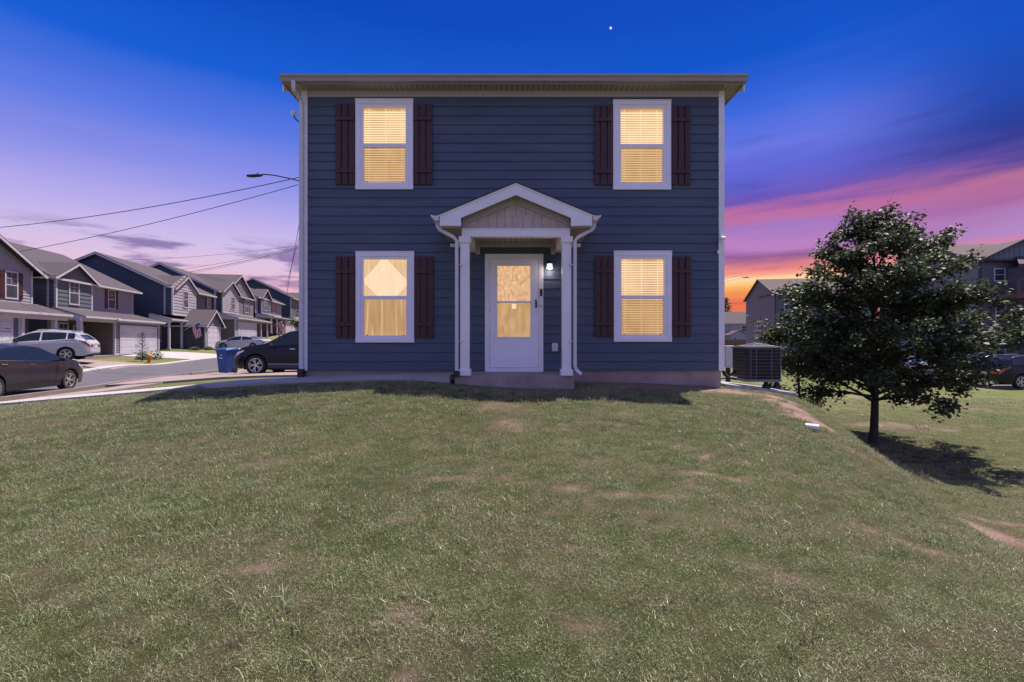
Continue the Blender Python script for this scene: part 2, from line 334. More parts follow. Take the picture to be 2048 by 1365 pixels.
# worn, earthy ground: (x, y, radius x, radius y, angle deg, strength)
DIRT = [(4.35, 7.65, 0.40, 0.34, -35, 1.2), (4.32, 7.0, 0.34, 0.30, -50, 1.4), (4.62, 6.75, 0.40, 0.22, -50, 1.1), (4.0, 6.9, 0.30, 0.10, -20, 0.7), (4.72, 6.1, 0.5, 0.16, -62, 0.9), (4.4, 8.3, 0.8, 0.25, -15, 0.8), (4.1, 5.7, 0.35, 0.09, -40, 0.6),
        (0.3, 7.5, 1.5, 0.16, 0, 0.7), (2.6, 8.4, 1.7, 0.34, 0, 1.1), (1.5, 7.75, 0.8, 0.2, 0, 0.7), (3.7, 8.25, 0.7, 0.35, 0, 1.1),
        (-0.25, 4.35, 0.62, 0.045, -4, 0.8), (0.75, 4.15, 0.70, 0.045, -9, 0.9), (1.9, 4.55, 0.55, 0.05, -16, 0.9), (2.2, 5.0, 0.32, 0.04, -25, 1.0), (2.9, 4.6, 0.45, 0.06, -22, 0.6),
        (-1.5, 3.0, 0.25, 0.06, 0, 0.8), (-0.5, 2.55, 0.16, 0.04, 20, 0.7), (3.0, 3.5, 0.35, 0.10, -20, 0.6), (6.25, 6.6, 0.22, 0.8, 15, 1.1), (6.0, 5.5, 0.12, 0.7, 8, 1.1), (6.9, 6.8, 0.5, 0.2, -20, 0.6),
        (10.2, 10.0, 0.9, 0.15, -20, 0.35), (17.1, 17.5, 3.2, 0.25, -62, 0.8), (11.4, 14.2, 1.4, 0.5, -10, 0.35), (9.5, 17.5, 2.0, 0.6, -10, 0.35),
        (-0.4, 2.05, 0.22, 0.05, -30, 0.7), (0.35, 2.4, 0.2, 0.06, -30, 0.5), (-7.6, 7.0, 0.5, 0.12, 10, 0.6), (-0.9, 3.6, 0.22, 0.05, 10, 0.7), (-7.2, 6.2, 1.2, 0.3, 0, 0.35), (1.6, 2.9, 0.3, 0.1, -30, 0.5)]
def dirtf(x, y):
    d = np.zeros(np.shape(x))
    wx = x + 0.25 * (fbm(x * 2.3 + 50, y * 2.3) - 0.5); wy = y + 0.18 * (fbm(x * 2.3, y * 2.3 + 40) - 0.5)
    for (cx, cy, rx, ry, a, s) in DIRT:
        c, sn = math.cos(R(a)), math.sin(R(a)); px = (wx - cx) * c + (wy - cy) * sn; py = -(wx - cx) * sn + (wy - cy) * c
        d = np.maximum(d, s * np.exp(-((px / rx) ** 2 + (py / ry) ** 2) ** 1.3))
    n = fbm(x * 1.3 + 7, y * 1.7 + 3, 5)
    d = d * (0.55 + 0.9 * fbm(x * 6, y * 6, 3)) + np.clip((n - 0.64) * 2.6, 0, 0.45) + np.clip((fbm(x * 3.1 + 77, y * 4.3 + 21, 4) - 0.66) * 4.0, 0, 0.35) * (fbm(x * 0.7, y * 0.9 + 5, 2) > 0.42)
    return np.clip(d, 0, 1)
def dryf(x, y):
    n = fbm(x * 0.9 + 31, y * 1.3 + 12, 5); m = fbm(x * 5.5 + 3, y * 7.5 + 8, 4)
    right = 1 / (1 + np.exp(-(x - 3.2) * 1.2)) * np.exp(-((y - 6.5) / 5.0) ** 2)
    return np.clip((n - 0.5) * 1.9 + (m - 0.5) * 2.4 + 0.25 + 0.22 * right, 0, 1)

# ------------------------------------------------------------------ ground sheet
def spaced(a, b, c, d, fine, coarse_n):
    lo = a + (b - a) * (1 - (np.linspace(1, 0, coarse_n, endpoint=False)) ** 2.2) if False else b - (b - a) * (np.linspace(1, 0, coarse_n, endpoint=False) ** 2.6)
    mid = np.arange(b, c, fine); hi = c + (d - c) * (np.linspace(0, 1, coarse_n) ** 2.6)
    return np.concatenate([lo, mid, hi])
gx = spaced(-420, -9.5, 12.5, 420, 0.11, 75); gy = spaced(-120, 1.2, 13.5, 560, 0.11, 75)
GX, GY = np.meshgrid(gx, gy); GZ = ground_rel(GX, GY) + CAMZ
nx, ny = len(gx), len(gy)
co = np.stack([GX.ravel(), GY.ravel(), GZ.ravel()], 1)
idx = np.arange(nx * ny).reshape(ny, nx)
fa = np.stack([idx[:-1, :-1].ravel(), idx[:-1, 1:].ravel(), idx[1:, 1:].ravel(), idx[1:, :-1].ravel()], 1)
def np_mesh(name, co, fa, k):
    me = bpy.data.meshes.new(name); me.vertices.add(len(co)); me.vertices.foreach_set('co', co.astype(np.float32).ravel())
    me.loops.add(fa.size); me.loops.foreach_set('vertex_index', fa.astype(np.int32).ravel())
    me.polygons.add(len(fa)); me.polygons.foreach_set('loop_start', np.arange(0, fa.size, k, dtype=np.int32))
    me.polygons.foreach_set('loop_total', np.full(len(fa), k, dtype=np.int32))
    me.update(calc_edges=True); me.validate(); return me
gme = np_mesh('ground', co, fa, 4); gme.polygons.foreach_set('use_smooth', np.ones(len(fa), bool))
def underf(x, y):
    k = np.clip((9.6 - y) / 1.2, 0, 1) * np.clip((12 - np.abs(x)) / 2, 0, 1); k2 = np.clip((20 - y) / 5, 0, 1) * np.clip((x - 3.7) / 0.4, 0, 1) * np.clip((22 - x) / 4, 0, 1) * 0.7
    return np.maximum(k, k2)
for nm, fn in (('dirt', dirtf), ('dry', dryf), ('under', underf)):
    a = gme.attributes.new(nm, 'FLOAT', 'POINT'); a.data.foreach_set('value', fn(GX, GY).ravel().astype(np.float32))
ground = bpy.data.objects.new('ground', gme); col.objects.link(ground); tag(ground, 'rolling lawn ground with worn earthy patches', kind='structure')

def grass_nodes(t, atype, far=False):
    def at(n):
        a = t.nodes.new('ShaderNodeAttribute'); a.attribute_type = atype; a.attribute_name = n; return a.outputs['Fac']
    def cr(f, st):
        n = t.nodes.new('ShaderNodeValToRGB')
        while len(n.color_ramp.elements) < len(st): n.color_ramp.elements.new(0.5)
        for e, (p, c) in zip(n.color_ramp.elements, st): e.position = p; e.color = c
        t.links.new(f, n.inputs[0]); return n.outputs[0]
    def mix(f, a, b, bt='MIX'):
        n = t.nodes.new('ShaderNodeMix'); n.data_type = 'RGBA'; n.blend_type = bt
        for i, v in ((0, f), (6, a), (7, b)):
            if isinstance(v, (int, float, tuple)): n.inputs[i].default_value = v
            else: t.links.new(v, n.inputs[i])
        return n.outputs[2]
    return at, cr, mix
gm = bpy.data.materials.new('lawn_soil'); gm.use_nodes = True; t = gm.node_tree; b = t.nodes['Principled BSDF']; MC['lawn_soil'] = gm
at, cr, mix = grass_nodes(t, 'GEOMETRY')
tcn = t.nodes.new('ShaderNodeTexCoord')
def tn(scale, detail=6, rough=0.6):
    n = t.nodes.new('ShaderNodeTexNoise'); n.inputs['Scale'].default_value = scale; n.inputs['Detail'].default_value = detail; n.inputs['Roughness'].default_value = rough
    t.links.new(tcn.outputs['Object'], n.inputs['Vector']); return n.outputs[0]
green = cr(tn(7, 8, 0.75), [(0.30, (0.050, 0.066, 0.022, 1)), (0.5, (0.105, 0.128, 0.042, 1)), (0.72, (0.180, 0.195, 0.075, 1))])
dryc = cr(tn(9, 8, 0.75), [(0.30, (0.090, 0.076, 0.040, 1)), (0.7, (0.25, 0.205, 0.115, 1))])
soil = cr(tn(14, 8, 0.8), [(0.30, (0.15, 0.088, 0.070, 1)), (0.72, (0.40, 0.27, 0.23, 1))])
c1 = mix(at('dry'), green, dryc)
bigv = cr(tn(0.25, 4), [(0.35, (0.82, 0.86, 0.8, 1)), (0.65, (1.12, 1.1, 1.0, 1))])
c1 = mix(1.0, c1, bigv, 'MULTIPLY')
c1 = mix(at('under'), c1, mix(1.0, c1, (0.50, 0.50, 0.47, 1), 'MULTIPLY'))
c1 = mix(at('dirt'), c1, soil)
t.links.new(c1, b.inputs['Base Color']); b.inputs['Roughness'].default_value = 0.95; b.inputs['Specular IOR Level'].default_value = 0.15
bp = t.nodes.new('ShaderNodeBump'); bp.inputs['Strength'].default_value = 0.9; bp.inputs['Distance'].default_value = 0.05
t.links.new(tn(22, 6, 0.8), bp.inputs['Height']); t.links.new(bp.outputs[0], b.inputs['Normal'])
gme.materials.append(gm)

# ------------------------------------------------------------------ grass blades
bm_ = bpy.data.materials.new('grass_blades'); bm_.use_nodes = True; t = bm_.node_tree; b = t.nodes['Principled BSDF']; MC['grass_blades'] = bm_
at, cr, mix = grass_nodes(t, 'INSTANCER')
oi = t.nodes.new('ShaderNodeObjectInfo'); gr = cr(oi.outputs['Random'], [(0.0, (0.085, 0.150, 0.036, 1)), (0.45, (0.185, 0.255, 0.082, 1)), (0.8, (0.29, 0.345, 0.145, 1)), (1.0, (0.42, 0.45, 0.27, 1))])
dr = cr(oi.outputs['Random'], [(0.0, (0.17, 0.160, 0.080, 1)), (0.6, (0.28, 0.262, 0.145, 1)), (1.0, (0.42, 0.38, 0.26, 1))])
c1 = mix(at('dry'), gr, dr)
va = t.nodes.new('ShaderNodeAttribute'); va.attribute_type = 'GEOMETRY'; va.attribute_name = 'tint'
c1 = mix(va.outputs['Fac'], c1, (0.42, 0.38, 0.22, 1))
t.links.new(c1, b.inputs['Base Color']); b.inputs['Roughness'].default_value = 0.42; b.inputs['Specular IOR Level'].default_value = 0.5
tl = t.nodes.new('ShaderNodeBsdfTranslucent'); t.links.new(c1, tl.inputs[0]); ms = t.nodes.new('ShaderNodeMixShader'); ms.inputs[0].default_value = 0.35
t.links.new(b.outputs[0], ms.inputs[1]); t.links.new(tl.outputs[0], ms.inputs[2]); t.links.new(ms.outputs[0], t.nodes['Material Output'].inputs[0])
protos = bpy.data.collections.new('grass_tufts')
def tuft(nb, rad, h, w, spread):
    vs = []; fs = []; tint = []
    for i in range(nb):
        a = random.uniform(0, 6.283); r = rad * math.sqrt(random.random()); x, y = r * math.cos(a), r * math.sin(a)
        hh = h * random.uniform(0.45, 1.25); th = random.uniform(0, 6.283); lean = random.uniform(0.1, 1.0) * spread
        d = (math.cos(th), math.sin(th)); pw = random.uniform(0, 6.283); ww = w * random.uniform(0.6, 1.3); pd = (math.cos(pw) * ww / 2, math.sin(pw) * ww / 2)
        o = len(vs); dry = 0.85 if random.random() < 0.24 else random.uniform(0, 0.28)
        for k, (hf, lf, wf) in enumerate(((0, 0, 1), (0.55, 0.35, 0.85), (1 - 0.35 * lean, 1, 0.12))):
            cx = x + d[0] * lean * hh * lf; cy = y + d[1] * lean * hh * lf; z = hh * hf - 0.008
            vs += [(cx - pd[0] * wf, cy - pd[1] * wf, z), (cx + pd[0] * wf, cy + pd[1] * wf, z)]; tint += [dry, dry]
        fs += [(o, o + 1, o + 3, o + 2), (o + 2, o + 3, o + 5, o + 4)]
    me = bpy.data.meshes.new('grass_tuft'); me.from_pydata(vs, [], fs); me.materials.append(bm_)
    a = me.attributes.new('tint', 'FLOAT', 'POINT'); a.data.foreach_set('value', tint)
    o = bpy.data.objects.new('grass_tuft', me); protos.objects.link(o)
for i in range(7): tuft(60, 0.075, 0.023, 0.0026, 1.0)      # 0-6 short turf
for i in range(3): tuft(26, 0.060, 0.042, 0.0032, 1.0)      # 7-9 longer
for i in range(2): tuft(16, 0.045, 0.12, 0.0050, 0.9)       # 10-11 coarse weed blades
for i, o in enumerate(protos.objects): o.name = 'grass_tuft_%02d' % i

SLAB_X0, SLAB_X1, SLAB_Y0, SLAB_Y1 = -0.92, 1.00, 7.70, 8.727
WALK_NEAR = [(-1.0, 7.70, -0.575), (-3.35, 7.77, -0.635), (-5.0, 7.85, -0.725), (-6.05, 7.98, -0.83), (-7.7, 8.15, -0.975), (-9.0, 8.25, -1.09), (-12.2, 8.6, -1.42)]
def blocked(x, y):
    m = (np.abs(x) < 3.9) & (y > 8.66)
    m |= (x > SLAB_X0 - 0.02) & (x < SLAB_X1 + 0.02) & (y > SLAB_Y0 - 0.02) & (y < 8.75)
    wy = np.interp(-x, [-p[0] for p in WALK_NEAR], [p[1] for p in WALK_NEAR])
    m |= (x < -0.9) & (y > wy - 0.015) & (y < wy + 0.92)
    m |= (x > 3.95) & (x < 5.35) & (y > 8.75) & (y < 10.2)
    return m
PX, PY, PS, PI = [], [], [], []
def scatter(y0, y1, dens, scale, kinds, pmax=1.0, xlim=(-30, 30), margin=0.5, longp=None):
    w = 1.09 * y1 + margin; x0 = max(xlim[0], -w); x1 = min(xlim[1], w); n = int((x1 - x0) * (y1 - y0) * dens)
    x = rng.uniform(x0, x1, n); y = rng.uniform(y0, y1, n)
    k = (np.abs(x) < 1.09 * y + margin) & ~blocked(x, y)
    d = dirtf(x, y); k &= rng.random(n) > d * 1.05; k &= (fbm(x * 6.5 + 9, y * 8 + 2, 2) > 0.30) | (rng.random(n) < 0.35)
    if longp: k &= fbm(x * 0.9 + 60, y * 0.9 + 22, 4) > longp
    x, y = x[k], y[k]; n = len(x)
    PX.append(x); PY.append(y)
    thick = np.clip(0.45 + 0.55 * fbm(x * 1.6 + 11, y * 1.6 + 4, 3) + 0.75 * fbm(x * 7 + 1, y * 9 + 4, 3) ** 1.3, 0.45, 1.5)
    PS.append(scale * rng.uniform(0.75, 1.3, n) * thick); PI.append(rng.choice(kinds, n))
sh, lo_, we = list(range(7)), [7, 8, 9], [10, 11]
scatter(1.6, 3.2, 1000, 0.78, sh + [7])
scatter(3.2, 5.5, 520, 1.0, sh + [8])
scatter(5.5, 9.2, 360, 1.15, sh + [9])
scatter(9.2, 13, 110, 1.4, sh + lo_, xlim=(3.9, 15))
scatter(13, 21, 32, 2.0, sh + lo_, xlim=(3.9, 24))
scatter(9.0, 14.5, 60, 1.5, sh, xlim=(-17, -3.9))
scatter(1.6, 9.0, 55, 1.05, lo_, longp=0.50)
scatter(1.6, 9.0, 5.0, 0.8, we, longp=0.54)
scatter(5.0, 11.0, 6.0, 1.0, we, xlim=(4.2, 9), longp=0.50)
px = np.concatenate(PX); py = np.concatenate(PY); ps = np.concatenate(PS); pi_ = np.concatenate(PI)
pz = ground_rel(px, py) + CAMZ
pme = bpy.data.meshes.new('grass'); pme.vertices.add(len(px)); pme.vertices.foreach_set('co', np.stack([px, py, pz], 1).astype(np.float32).ravel())
eps = 0.15; nxv = -(ground_rel(px + eps, py, False) - ground_rel(px - eps, py, False)) / (2 * eps); nyv = -(ground_rel(px, py + eps, False) - ground_rel(px, py - eps, False)) / (2 * eps)
rot = np.stack([-nyv * -1 * -1, nxv, np.zeros(len(px))], 1)
rotz = rng.uniform(0, 6.283, len(px))
for nm, ty, arr in (('sc', 'FLOAT', ps), ('rz', 'FLOAT', rotz), ('dry', 'FLOAT', np.clip(dryf(px, py) * 0.9 + rng.uniform(-0.12, 0.12, len(px)), 0, 1)), ('pick', 'INT', pi_)):
    a = pme.attributes.new(nm, ty, 'POINT'); a.data.foreach_set('value', np.ascontiguousarray(arr, dtype=np.int32 if ty == 'INT' else np.float32))
grass = bpy.data.objects.new('grass', pme); col.objects.link(grass)
tag(grass, 'short patchy green and straw coloured turf on the slope before the house', 'grass', kind='stuff')
ng = bpy.data.node_groups.new('grass_scatter', 'GeometryNodeTree')
ng.interface.new_socket('Geometry', in_out='INPUT', socket_type='NodeSocketGeometry'); ng.interface.new_socket('Geometry', in_out='OUTPUT', socket_type='NodeSocketGeometry')
gi = ng.nodes.new('NodeGroupInput'); go = ng.nodes.new('NodeGroupOutput'); iop = ng.nodes.new('GeometryNodeInstanceOnPoints'); ci = ng.nodes.new('GeometryNodeCollectionInfo')
ci.inputs['Collection'].default_value = protos; ci.inputs['Separate Children'].default_value = True; ci.inputs['Reset Children'].default_value = True
m2p = ng.nodes.new('GeometryNodeMeshToPoints')
def na(n, ty):
    a = ng.nodes.new('GeometryNodeInputNamedAttribute'); a.data_type = ty; a.inputs[0].default_value = n; return a.outputs[0]
cx = ng.nodes.new('ShaderNodeCombineXYZ'); ng.links.new(na('rz', 'FLOAT'), cx.inputs[2])
ng.links.new(gi.outputs[0], m2p.inputs[0]); ng.links.new(m2p.outputs[0], iop.inputs['Points']); ng.links.new(ci.outputs[0], iop.inputs['Instance'])
iop.inputs['Pick Instance'].default_value = True; ng.links.new(na('pick', 'INT'), iop.inputs['Instance Index'])
ng.links.new(cx.outputs[0], iop.inputs['Rotation']); ng.links.new(na('sc', 'FLOAT'), iop.inputs['Scale']); ng.links.new(iop.outputs[0], go.inputs[0])
md = grass.modifiers.new('scatter', 'NODES'); md.node_group = ng

# ------------------------------------------------------------------ roads, pavements, paths
def ribbon(name, a, b, m, off, thick=0.0, n=60, across=4, label=None, kind='structure', rel=None):
    """surface between polylines a and b (lists of (x,y)), draped over the terrain"""
    def res(p):
        p = np.array(p, float); s = np.concatenate([[0], np.cumsum(np.hypot(*np.diff(p[:, :2], axis=0).T))]); q = np.linspace(0, s[-1], n)
        return np.stack([np.interp(q, s, p[:, i]) for i in range(p.shape[1])], 1)
    A, B = res(a), res(b); g = MB(); vs = []
    for i in range(n):
        for j in range(across + 1):
            f = j / across; p = A[i] * (1 - f) + B[i] * f
            z = (p[2] + CAMZ) if rel else float(ground_rel(p[0], p[1], False)[0]) + CAMZ + off
            vs.append((p[0], p[1], z))
    w = across + 1
    g.add(vs, [(i * w + j, (i + 1) * w + j, (i + 1) * w + j + 1, i * w + j + 1) for i in range(n - 1) for j in range(across)])
    if thick:
        k = len(g.v); ring = [i * w for i in range(n)] + [(n - 1) * w + j for j in range(1, w)] + [i * w + across for i in range(n - 2, -1, -1)] + [j for j in range(across - 1, 0, -1)]
        low = [(g.v[i][0], g.v[i][1], g.v[i][2] - thick) for i in ring]; o = len(g.v)
        g.v += low; r = len(ring)
        for q in range(r): g.f.append((ring[q], ring[(q + 1) % r], o + (q + 1) % r, o + q)); g.m.append(0)
    o = g.build(name, m); tag(o, label, kind=kind); return o
NEARC = [(-11.6, 2), (-12.8, 8), (-13.55, 12), (-14.3, 15.8), (-15.3, 21), (-16.6, 28), (-18.5, 38), (-21, 50), (-25, 66), (-30, 86)]
FARC = [(-17.4, 2), (-18.4, 8), (-19.6, 14), (-20.8, 19), (-21.9, 24.5), (-22.8, 31), (-24.2, 40), (-27, 52), (-31, 67), (-36, 86)]
def shift(p, d):
    out = []
    for i, q in enumerate(p):
        a = Vector(p[max(i - 1, 0)]); b_ = Vector(p[min(i + 1, len(p) - 1)]); tt = (b_ - a).normalized(); out.append((q[0] + tt.y * d, q[1] - tt.x * d))
    return out
ribbon('road', FARC, NEARC, M_ROAD, 0.035, n=120, across=10, label='asphalt residential street rising past the parked sedan')
ribbon('kerb', NEARC, shift(NEARC, 0.18), M_WALK, 0.12, 0.3, n=120, across=1, label='concrete kerb between the street and the near grass verge')
ribbon('kerb', shift(FARC, -0.45), FARC, M_PATHC, 0.11, 0.3, n=120, across=1, label='pale concrete kerb on the far edge of the street')
ribbon('pavement', shift(NEARC, 0.95), shift(NEARC, 2.35), M_WALK, 0.05, 0.2, n=120, across=3, label='pinkish concrete pavement beside the near verge')
WB = [(x, y + 0.9, z + 0.01) for x, y, z in WALK_NEAR]
ribbon('footpath', WALK_NEAR, WB, M_PATHC, 0, 0.22, n=60, across=3, rel=True, label='narrow concrete footpath running from the porch slab to the pavement')
# driveways
def pad(name, pts, m, off, label, nn=14):
    a, b_, c, d = [Vector(p) for p in pts]
    ribbon(name, [tuple(a), tuple(d)], [tuple(b_), tuple(c)], m, off, 0.15, n=nn, across=6, label=label)
pad('driveway', [(-14.8, 17.0), (-5.0, 15.6), (-5.0, 21.0), (-15.6, 21.4)], M_WALK, 0.075, 'concrete driveway under the black suv')
pad('driveway', [S(-10.4, 0.2), S(-5.6, 0.2), S(-6.0, 5.5), S(-11.0, 5.5)], M_WALK, 0.045, 'driveway under the white suv')
pad('driveway', [S(-0.2, 0.1), S(5.4, 0.1), S(5.6, 5.7), S(-0.4, 5.7)], M_PATHC, 0.045, 'driveway before the double garage behind the young spruce')
pad('driveway', [S(10.2, 2.1), S(13.6, 2.1), S(13.8, 5.8), S(10.0, 5.8)], M_PATHC, 0.045, 'driveway under the white saloon')
# parking area on the right
ribbon('parking_lot', [(22.5, 30.5), (24, 27.0), (27, 24.4), (34, 22.3), (60, 17.5)], [(31, 56), (32, 56), (34, 50), (40, 46), (70, 40)], M_ROAD, 0.035, n=60, across=12, label='asphalt car park in front of the apartment buildings')
ribbon('kerb', [(22.3, 30.2), (23.8, 26.7), (26.9, 24.1), (34, 22.0), (60, 17.2)], [(22.5, 30.5), (24, 27.0), (27, 24.4), (34, 22.3), (60, 17.5)], M_WALK, 0.10, 0.3, n=60, across=1, label='kerb round the edge of the car park')
ribbon('road', [(8, 68), (60, 66)], [(8, 73), (60, 71)], M_PATHC, 0.06, n=20, across=3, label='pale lane crossing beyond the back lawn')

# ------------------------------------------------------------------ lap siding
def lap(g, o, d, length, z0, z1, top=None, row=0.166, t=0.013, holes=(), mi=0):
    """rows of lapped boards; o=(x,y) start, d unit dir (dx,dy); outward normal is (dy,-dx). top(s): upper limit of the wall"""
    d = Vector(d).normalized(); nrm = Vector((d.y, -d.x)); o = Vector(o)
    def P(s, z, off): p = o + d * s + nrm * off; return (p.x, p.y, z)
    nr = max(1, int(math.ceil((z1 - z0) / row - 1e-6)))
    def span(z):
        if top is None: return (0.0, length)
        ss = [i * length / 240 for i in range(241)]; ok = [s for s in ss if top(s) >= z - 1e-6]
        return (min(ok), max(ok)) if ok else None
    for r in range(nr):
        za = z0 + r * row; zb = min(z1, za + row)
        br = sorted({za, zb} | {h for hh in holes for h in hh[2:] if za < h < zb})
        for p, q in zip(br[:-1], br[1:]):
            fa_ = 1 - (p - za) / row; fb_ = 1 - (q - za) / row
            sa = span(p); sb = span(q)
            if sa is None: continue
            if sb is None: mid = (sa[0] + sa[1]) / 2; sb = (mid, mid)
            cuts = [(h[0], h[1]) for h in holes if h[2] < q - 1e-6 and h[3] > p + 1e-6]
            if not cuts:
                segs = [(sa, sb)]
            else:
                segs = []; cur = sa[0]
                for c in sorted(cuts): segs.append(((cur, c[0]), (cur, c[0]))); cur = c[1]
                segs.append(((cur, sa[1]), (cur, sb[1])))
            for (a0, a1), (b0, b1) in segs:
                g.quad(P(a0, p, t * fa_), P(a1, p, t * fa_), P(b1, q, t * fb_), P(b0, q, t * fb_), mi)
                if p == za: g.quad(P(a0, za, 0), P(a1, za, 0), P(a1, za, t), P(a0, za, t), mi)
def gable_top(length, he, pk, mid=None):
    mid = length / 2 if mid is None else mid
    return lambda s: he + (pk - he) * (s / mid if s < mid else (length - s) / (length - mid))

# ------------------------------------------------------------------ the main house
HY = 8.727; HB = 0.64
house = thing('house', 'two storey navy lap sided house with four lit windows, red shutters and small gabled porch', 'house', (0, HY, HB))
def hx(p): return (p - 1024) / 110.0
def hz(q): return CAMZ + (682.5 - q) / 110.0 - HB
XL, XR = hx(606), hx(1446.5); ZW0, ZW1 = hz(741), hz(183); DEPTH = 9.0
wins = [(hx(711.5), hx(827), hz(380), hz(200)), (hx(1225.5), hx(1341.5), hz(380.5), hz(202)), (hx(712), hx(829), hz(685.5), hz(504)), (hx(1227), hx(1343), hz(684), hz(503))]
door = (hx(970), hx(1086.4), hz(745.3), hz(508.8))
hol = [(w[0] + 0.05 - XL, w[1] - 0.05 - XL, w[2] + 0.05, w[3] - 0.05) for w in wins] + [(door[0] + 0.05 - XL, door[1] - 0.05 - XL, -1, door[3] - 0.05)]
g = MB(); lap(g, (XL, 0), (1, 0), XR - XL, ZW0, ZW0 + 30 * 0.1652, row=0.1652, t=0.016, holes=hol)
pk = ZW1 + DEPTH / 2 * 0.42
lap(g, (XL, DEPTH), (0, -1), DEPTH, ZW0, pk, top=lambda s: gable_top(DEPTH, ZW1, pk)(s), row=0.1652)
lap(g, (XR, 0), (0, 1), DEPTH, ZW0, pk, top=lambda s: gable_top(DEPTH, ZW1, pk)(s), row=0.1652)
lap(g, (XR, DEPTH), (-1, 0), XR - XL, ZW0, ZW1, row=0.1652)
g.build('siding', M_SIDE, house)
g = MB()   # backing sheathing behind boards, open at windows
g.box(XL + 0.02, XR - 0.02, 0.45, DEPTH - 0.03, ZW0 - 0.02, ZW1 - 0.02)
g.build('inner_wall', M_CREAM, house)
g = MB(); g.box(XL + 0.03, XR - 0.03, 0.03, DEPTH - 0.03, -0.45, ZW0 + 0.01)
g.build('foundation', M_CONC, house)
for x0, x1, x2, x3 in ((XL - 0.02, XL + 0.09, XL - 0.022, XL), (XR - 0.09, XR + 0.012, XR, XR + 0.024)):
    g = MB(); g.box(x0, x1, -0.028, 0.0, ZW0 - 0.005, ZW1); g.box(x2, x3, 0.0, 0.09, ZW0 - 0.005, ZW1); g.build('corner_board', M_TRIM, house)
g = MB(); g.box(XL + 0.09, XR - 0.09, -0.030, 0, hz(195.5), ZW1); g.build('frieze_board', M_CREAM, house)
# eave: soffit with grooves, fascia, gutter
ex0, ex1 = -4.055 + 0.02, 4.055 + 0.02 + 0.02; OV = 0.235
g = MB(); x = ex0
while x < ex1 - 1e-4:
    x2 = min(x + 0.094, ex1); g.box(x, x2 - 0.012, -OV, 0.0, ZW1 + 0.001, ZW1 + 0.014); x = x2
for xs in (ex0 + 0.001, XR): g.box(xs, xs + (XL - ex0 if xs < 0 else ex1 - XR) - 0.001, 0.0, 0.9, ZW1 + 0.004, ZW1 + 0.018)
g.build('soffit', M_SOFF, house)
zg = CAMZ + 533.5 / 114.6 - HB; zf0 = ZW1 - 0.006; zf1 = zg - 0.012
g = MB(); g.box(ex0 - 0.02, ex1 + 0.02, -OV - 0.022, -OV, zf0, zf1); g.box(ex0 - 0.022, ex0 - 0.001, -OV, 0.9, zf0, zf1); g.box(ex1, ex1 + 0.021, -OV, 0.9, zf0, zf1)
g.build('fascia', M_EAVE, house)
def gutter(g, p, q, zt, w=0.12, h=0.10, out=(0, -1)):
    """K-style gutter along p->q, top at zt, facing out"""
    p = Vector(p); q = Vector(q); o = Vector(out); prof = [(0, 0), (0, -h), (w * 0.55, -h), (w * 0.72, -h * 0.55), (w, -h * 0.30), (w, 0), (w - 0.012, 0), (w - 0.012, -0.012), (0.012, -0.012), (0.012, 0)]
    g.prism([(p.x + o.x * a, p.y + o.y * a, zt + b_) for a, b_ in prof], (q.x - p.x, q.y - p.y, 0))
zg = CAMZ + 533.5 / 114.6 - HB
g = MB(); gutter(g, (ex0 - 0.03, -OV - 0.022), (ex1 + 0.03, -OV - 0.022), zg); g.build('gutter', M_EAVE, house)
# main roof
def roof_plane(g, pts, th): g.prism([pts[0], pts[1], pts[2], pts[3]], (0, 0, -th))
g = MB(); sl = 0.42; z0 = zg - 0.006
roof_plane(g, [(ex0 - 0.03, -OV - 0.03, z0), (ex1 + 0.03, -OV - 0.03, z0), (ex1 + 0.03, DEPTH / 2, z0 + (DEPTH / 2 + OV) * sl), (ex0 - 0.03, DEPTH / 2, z0 + (DEPTH / 2 + OV) * sl)], 0.06)
roof_plane(g, [(ex0 - 0.03, DEPTH / 2, z0 + (DEPTH / 2 + OV) * sl), (ex1 + 0.03, DEPTH / 2, z0 + (DEPTH / 2 + OV) * sl), (ex1 + 0.03, DEPTH + OV, z0), (ex0 - 0.03, DEPTH + OV, z0)], 0.06)
g.build('roof', M_SHINGT, house)
for xs in (ex0 - 0.025, ex1):
    g = MB()
    for s0, s1 in (((-OV, z0 - 0.062), (DEPTH / 2, z0 - 0.062 + (DEPTH / 2 + OV) * sl)), ((DEPTH / 2, z0 - 0.062 + (DEPTH / 2 + OV) * sl), (DEPTH + OV, z0 - 0.062))):
        g.prism([(xs, s0[0], s0[1]), (xs, s1[0], s1[1]), (xs, s1[0], s1[1] - 0.17), (xs, s0[0], s0[1] - 0.17)], (0.024, 0, 0))
    g.build('rake_board', M_TRIM, house)

